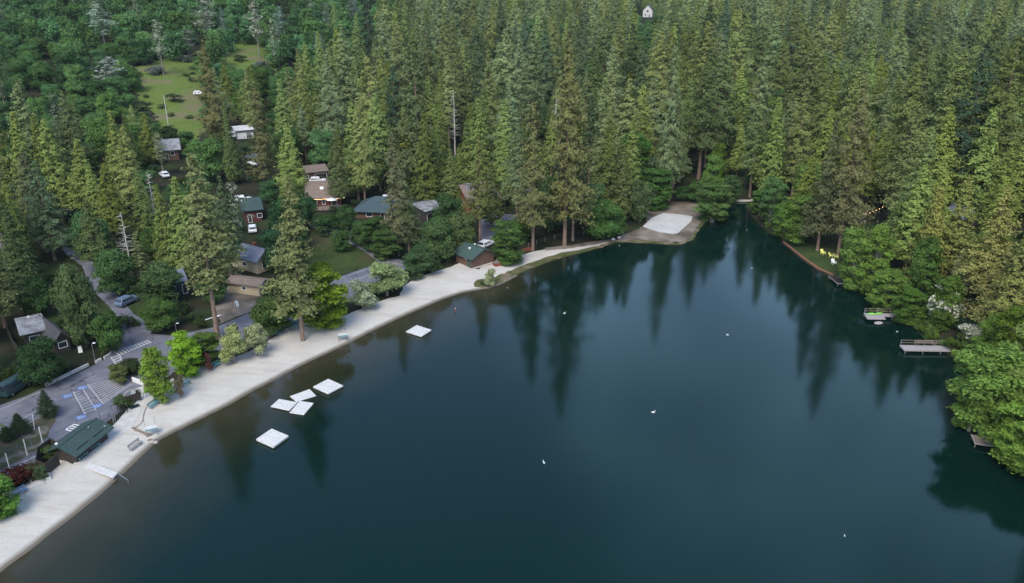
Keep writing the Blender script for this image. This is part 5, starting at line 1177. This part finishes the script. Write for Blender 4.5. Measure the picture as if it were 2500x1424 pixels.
for kind, (lst, hh) in TOPS.items():
    for x, y in lst:
        for tr_ in range(6):
            h = hh*R.uniform(.82, 1.1)*(1-.09*tr_); P = from_top(x, y, h)
            if free(P.x, P.y, 0) and not blocks(P, h, 3): break
        else: continue
        l, g = zlabel(kind, P, h); tree(kind, P, h, None, l, g)
# the rest of the forest
cell = {}
def near(x, y, r_):
    i, j = int(x//10), int(y//10)
    for a in (i-1, i, i+1):
        for b in (j-1, j, j+1):
            for px_, py_, pr in cell.get((a, b), ()):
                if (px_-x)**2+(py_-y)**2 < (r_+pr)**2: return True
    return False
def put(x, y, r_): cell.setdefault((int(x//10), int(y//10)), []).append((x, y, r_))
for x, y, r_ in PLACED: put(x, y, min(r_, 4)*.62)
cand = []
for n in range(26000):
    Y = 62+(920-62)*R.random()**.75; X = R.uniform(-1, 1)*(.66*Y+60)
    u, v, d = proj(X, Y, 0)
    if X < -.66*Y-25: continue
    P = Vector((X, Y, gz(X, Y))); hillw = (-X-40)*.5+(Y-330)*.45
    q = R.random(); bank = X > 45 and Y < 240; dl = gd(X, Y)
    if bank and dl < 7: kind = 'alder'
    elif X < -70 and hillw > 12+25*R.uniform(-1, 1): kind = 'oak' if q < .965 else 'graypine'
    elif X < 15 and Y < 260: kind = 'cedar' if q < .36 else 'oak' if q < .72 else 'pine'
    else: kind = 'pine' if q < .50 else 'cedar' if q < .88 else 'oak'
    a, b = SIZE[kind]; h = R.uniform(a*.9, b*1.04); rad = {'pine': 5.0, 'cedar': 3.7, 'oak': 4.6, 'graypine': 3.4, 'alder': 3.2}[kind]
    if kind == 'oak' and X < -70: h *= R.uniform(.75, 1.1)
    if not free(X, Y, 0): continue
    rr = rad*(1.02 if kind == 'pine' else .98 if kind == 'cedar' else .76)*R.uniform(.85, 1.2)
    gap = math.sin(X*.083+1.1)*math.sin(Y*.061+.7)+.7*math.sin(X*.19+Y*.11)*math.cos(Y*.17-X*.05)
    if gap > 1.25 and X > -110: continue
    if near(X, Y, rr): continue
    if blocks(P, h, rad):
        if blocks(P, 7, 3): continue
        kind = 'oak'; h = R.uniform(5, 7.5)
        if blocks(P, h, 3.5): continue
    if X > 55 and Y < 300 and kind != 'alder' and near(X, Y, rr): continue
    put(X, Y, rr*(.8 if X > 55 and Y < 300 else 1)); cand.append((d, kind, P, h))
for i in range(26):   # the right bank goes on towards the camera, outside the picture
    Y = R.uniform(18, 98); X = 74+(98-Y)*.10+R.uniform(6, 30); P = Vector((X, Y, gz(X, Y))); kind = 'alder' if X < 90 else 'pine'
    if gd(X, Y) < 2 or near(X, Y, 3): continue
    put(X, Y, 3); cand.append((90, kind, P, R.uniform(12, 19) if kind == 'alder' else R.uniform(24, 34)))
cand.sort(key=lambda c: c[0])
have = {}
for o in bpy.data.objects:
    if o.name.split('.')[0] in NAME.values() and o.get('category'): have[o.name.split('.')[0]] = have.get(o.name.split('.')[0], 0)+1
stuff = {}
for d, kind, P, h in cand:
    nm = NAME[kind]; u, v, _ = proj(P.x, P.y, P.z+h)
    vis = -60 < u < 2560 and v < 1424 and v > -1000
    if kind in ('graypine', 'alder') or (have.get(nm, 0) < 296 and d < 640):
        l, g = zlabel(kind, P, h); have[nm] = have.get(nm, 0)+1; tree(kind, P, h, None, l, g)
    else: stuff.setdefault(kind, []).append((P, h))
for kind, lst in stuff.items():
    Vs = []; Cs = []
    for P, h in lst:
        V, T, h0 = LOW[kind][R.randrange(5)]; k = h/h0; kr = k**.75*R.uniform(.9, 1.15); a = R.uniform(0, 6.28); ca, sa = math.cos(a), math.sin(a)
        Vs.append(np.column_stack([(V[:, 0]*ca-V[:, 1]*sa)*kr+P.x, (V[:, 0]*sa+V[:, 1]*ca)*kr+P.y, V[:, 2]*k+P.z])); Cs.append(T[:, None]*np.array(tint(kind))[None, :])
    me = leafmesh('distant_'+kind+'_wood', np.concatenate(Vs), np.concatenate(Cs), M['leafstuff']); o = bpy.data.objects.new('distant_'+kind+'_wood', me); COL.link(o)
    tag(o, {'pine': 'olive pine crowns merging into one mass in the far forest', 'cedar': 'narrow cedar crowns merging into the far forest', 'oak': 'rounded oak crowns merging on the far hillside'}[kind], 'woodland', None, 'stuff')
    print('stuff', kind, len(lst))
# shrubs
def shrub(P, h, l, g, col=None): tree('shrub', P, h, None, l, g, col)
n = 0
for i in range(4000):
    x, y = R.uniform(-20, 2520), R.uniform(330, 1180); P = gp(x, y)
    if P.z < .25 or not free(P.x, P.y, 0) or near(P.x, P.y, .9) or blocks(P, 2.2, 1.4): continue
    put(P.x, P.y, 1.2); h = R.uniform(1.5, 3.0); l, g = zlabel('shrub', P, h); shrub(P, h, l, g, tint('shrub', .35)); n += 1
    if n > 235: break
for i, (x, y, h, lb) in enumerate([(1185,694,1.1,'low dark green shrub at the left tip of the grassy point'),(1015,682,1.6,'green bush at the back edge of the beach near the driveway'),(380,182,3.6,'round silvery bush at the foot of the lone meadow pine'),(585,150,3.0,'dark grey-green brush heap on the right meadow'),(640,165,3.4,'grey brush row at the right edge of the meadow'),(455,152,3.2,'grey fallen brush at the rear of the meadow'),(425,248,3,'small green bush on the lower meadow slope')]):
    P = gp(x, y); tree('shrub', P, h, h*1.0, lb, None, tint('shrub', .05, (.12,.14,.12) if i in (2,4,5) else (.05,.08,.035)))
for i in range(16):
    x, y = R.uniform(335, 480), R.uniform(165, 320); P = gp(x, y); h = R.uniform(1.0, 2.6)
    tree('shrub', P, h, h*1.1, 'low scattered bush on the grassy meadow', 'bushes on the meadow', tint('shrub', .15, (.09,.13,.05)))
for k in range(62):   # reedy bushes hanging over the right bank
    t = R.random(); i = 46+int(t*22); i = min(i, len(LAKE_PX)-2); a, b = LAKE_PX[i], LAKE_PX[i+1]; f = R.random(); x, y = at0(a[0]+(b[0]-a[0])*f, a[1]+(b[1]-a[1])*f)
    px_, py_, _ = proj(x, y, 0)
    if 1905 < px_ < 2065: continue
    P = Vector((x+.9, y+.3, .05)); h = R.uniform(1.2, 2.6); l, g = zlabel('shrub', P, h); tree('shrub', P, h, None, l.replace('green shrub', 'waterside shrub'), 'waterside '+g, tint('shrub', .2, (.09,.15,.035)))
# labels that several trees would share are told apart by their order from the left
ORD = ['leftmost','second','third','fourth','fifth','sixth','seventh','eighth','ninth','tenth','eleventh','twelfth','thirteenth','fourteenth','fifteenth','sixteenth','seventeenth','eighteenth','nineteenth','twentieth']+['twenty-'+t for t in ('first','second','third','fourth','fifth','sixth','seventh','eighth','ninth')]+['thirtieth']+['thirty-'+t for t in ('first','second','third','fourth','fifth','sixth','seventh','eighth','ninth')]
bl = {}
for o in S.collection.objects:
    if o.parent is None and o.get('group') and o.name.split('.')[0] in list(NAME.values())+['boulder']: bl.setdefault(o['label'], []).append(o)
for l, os_ in bl.items():
    if len(os_) < 2: continue
    os_.sort(key=lambda o: proj(o.location.x, o.location.y, o.location.z)[0])
    for i, o in enumerate(os_):
        if i < len(ORD): o['label'] = l+(', leftmost one' if i == 0 else ', '+ORD[i]+' from the left')
# haze
HAZE = .00005
hb = MB(); hb.box(-900, 900, -150, 1250, -5.2, 118); o = obj('haze', hb, M['white']); o['kind'] = 'stuff'
m, N, L = newmat('haze'); N.remove(N['Principled BSDF']); v = N.new('ShaderNodeVolumePrincipled'); v.inputs['Density'].default_value = HAZE; v.inputs['Color'].default_value = (.80,.90,1,1); L.new(v.outputs[0], N['Material Output'].inputs['Volume'])
o.data.materials.clear(); o.data.materials.append(m)
print('objects', len(bpy.data.objects), have)
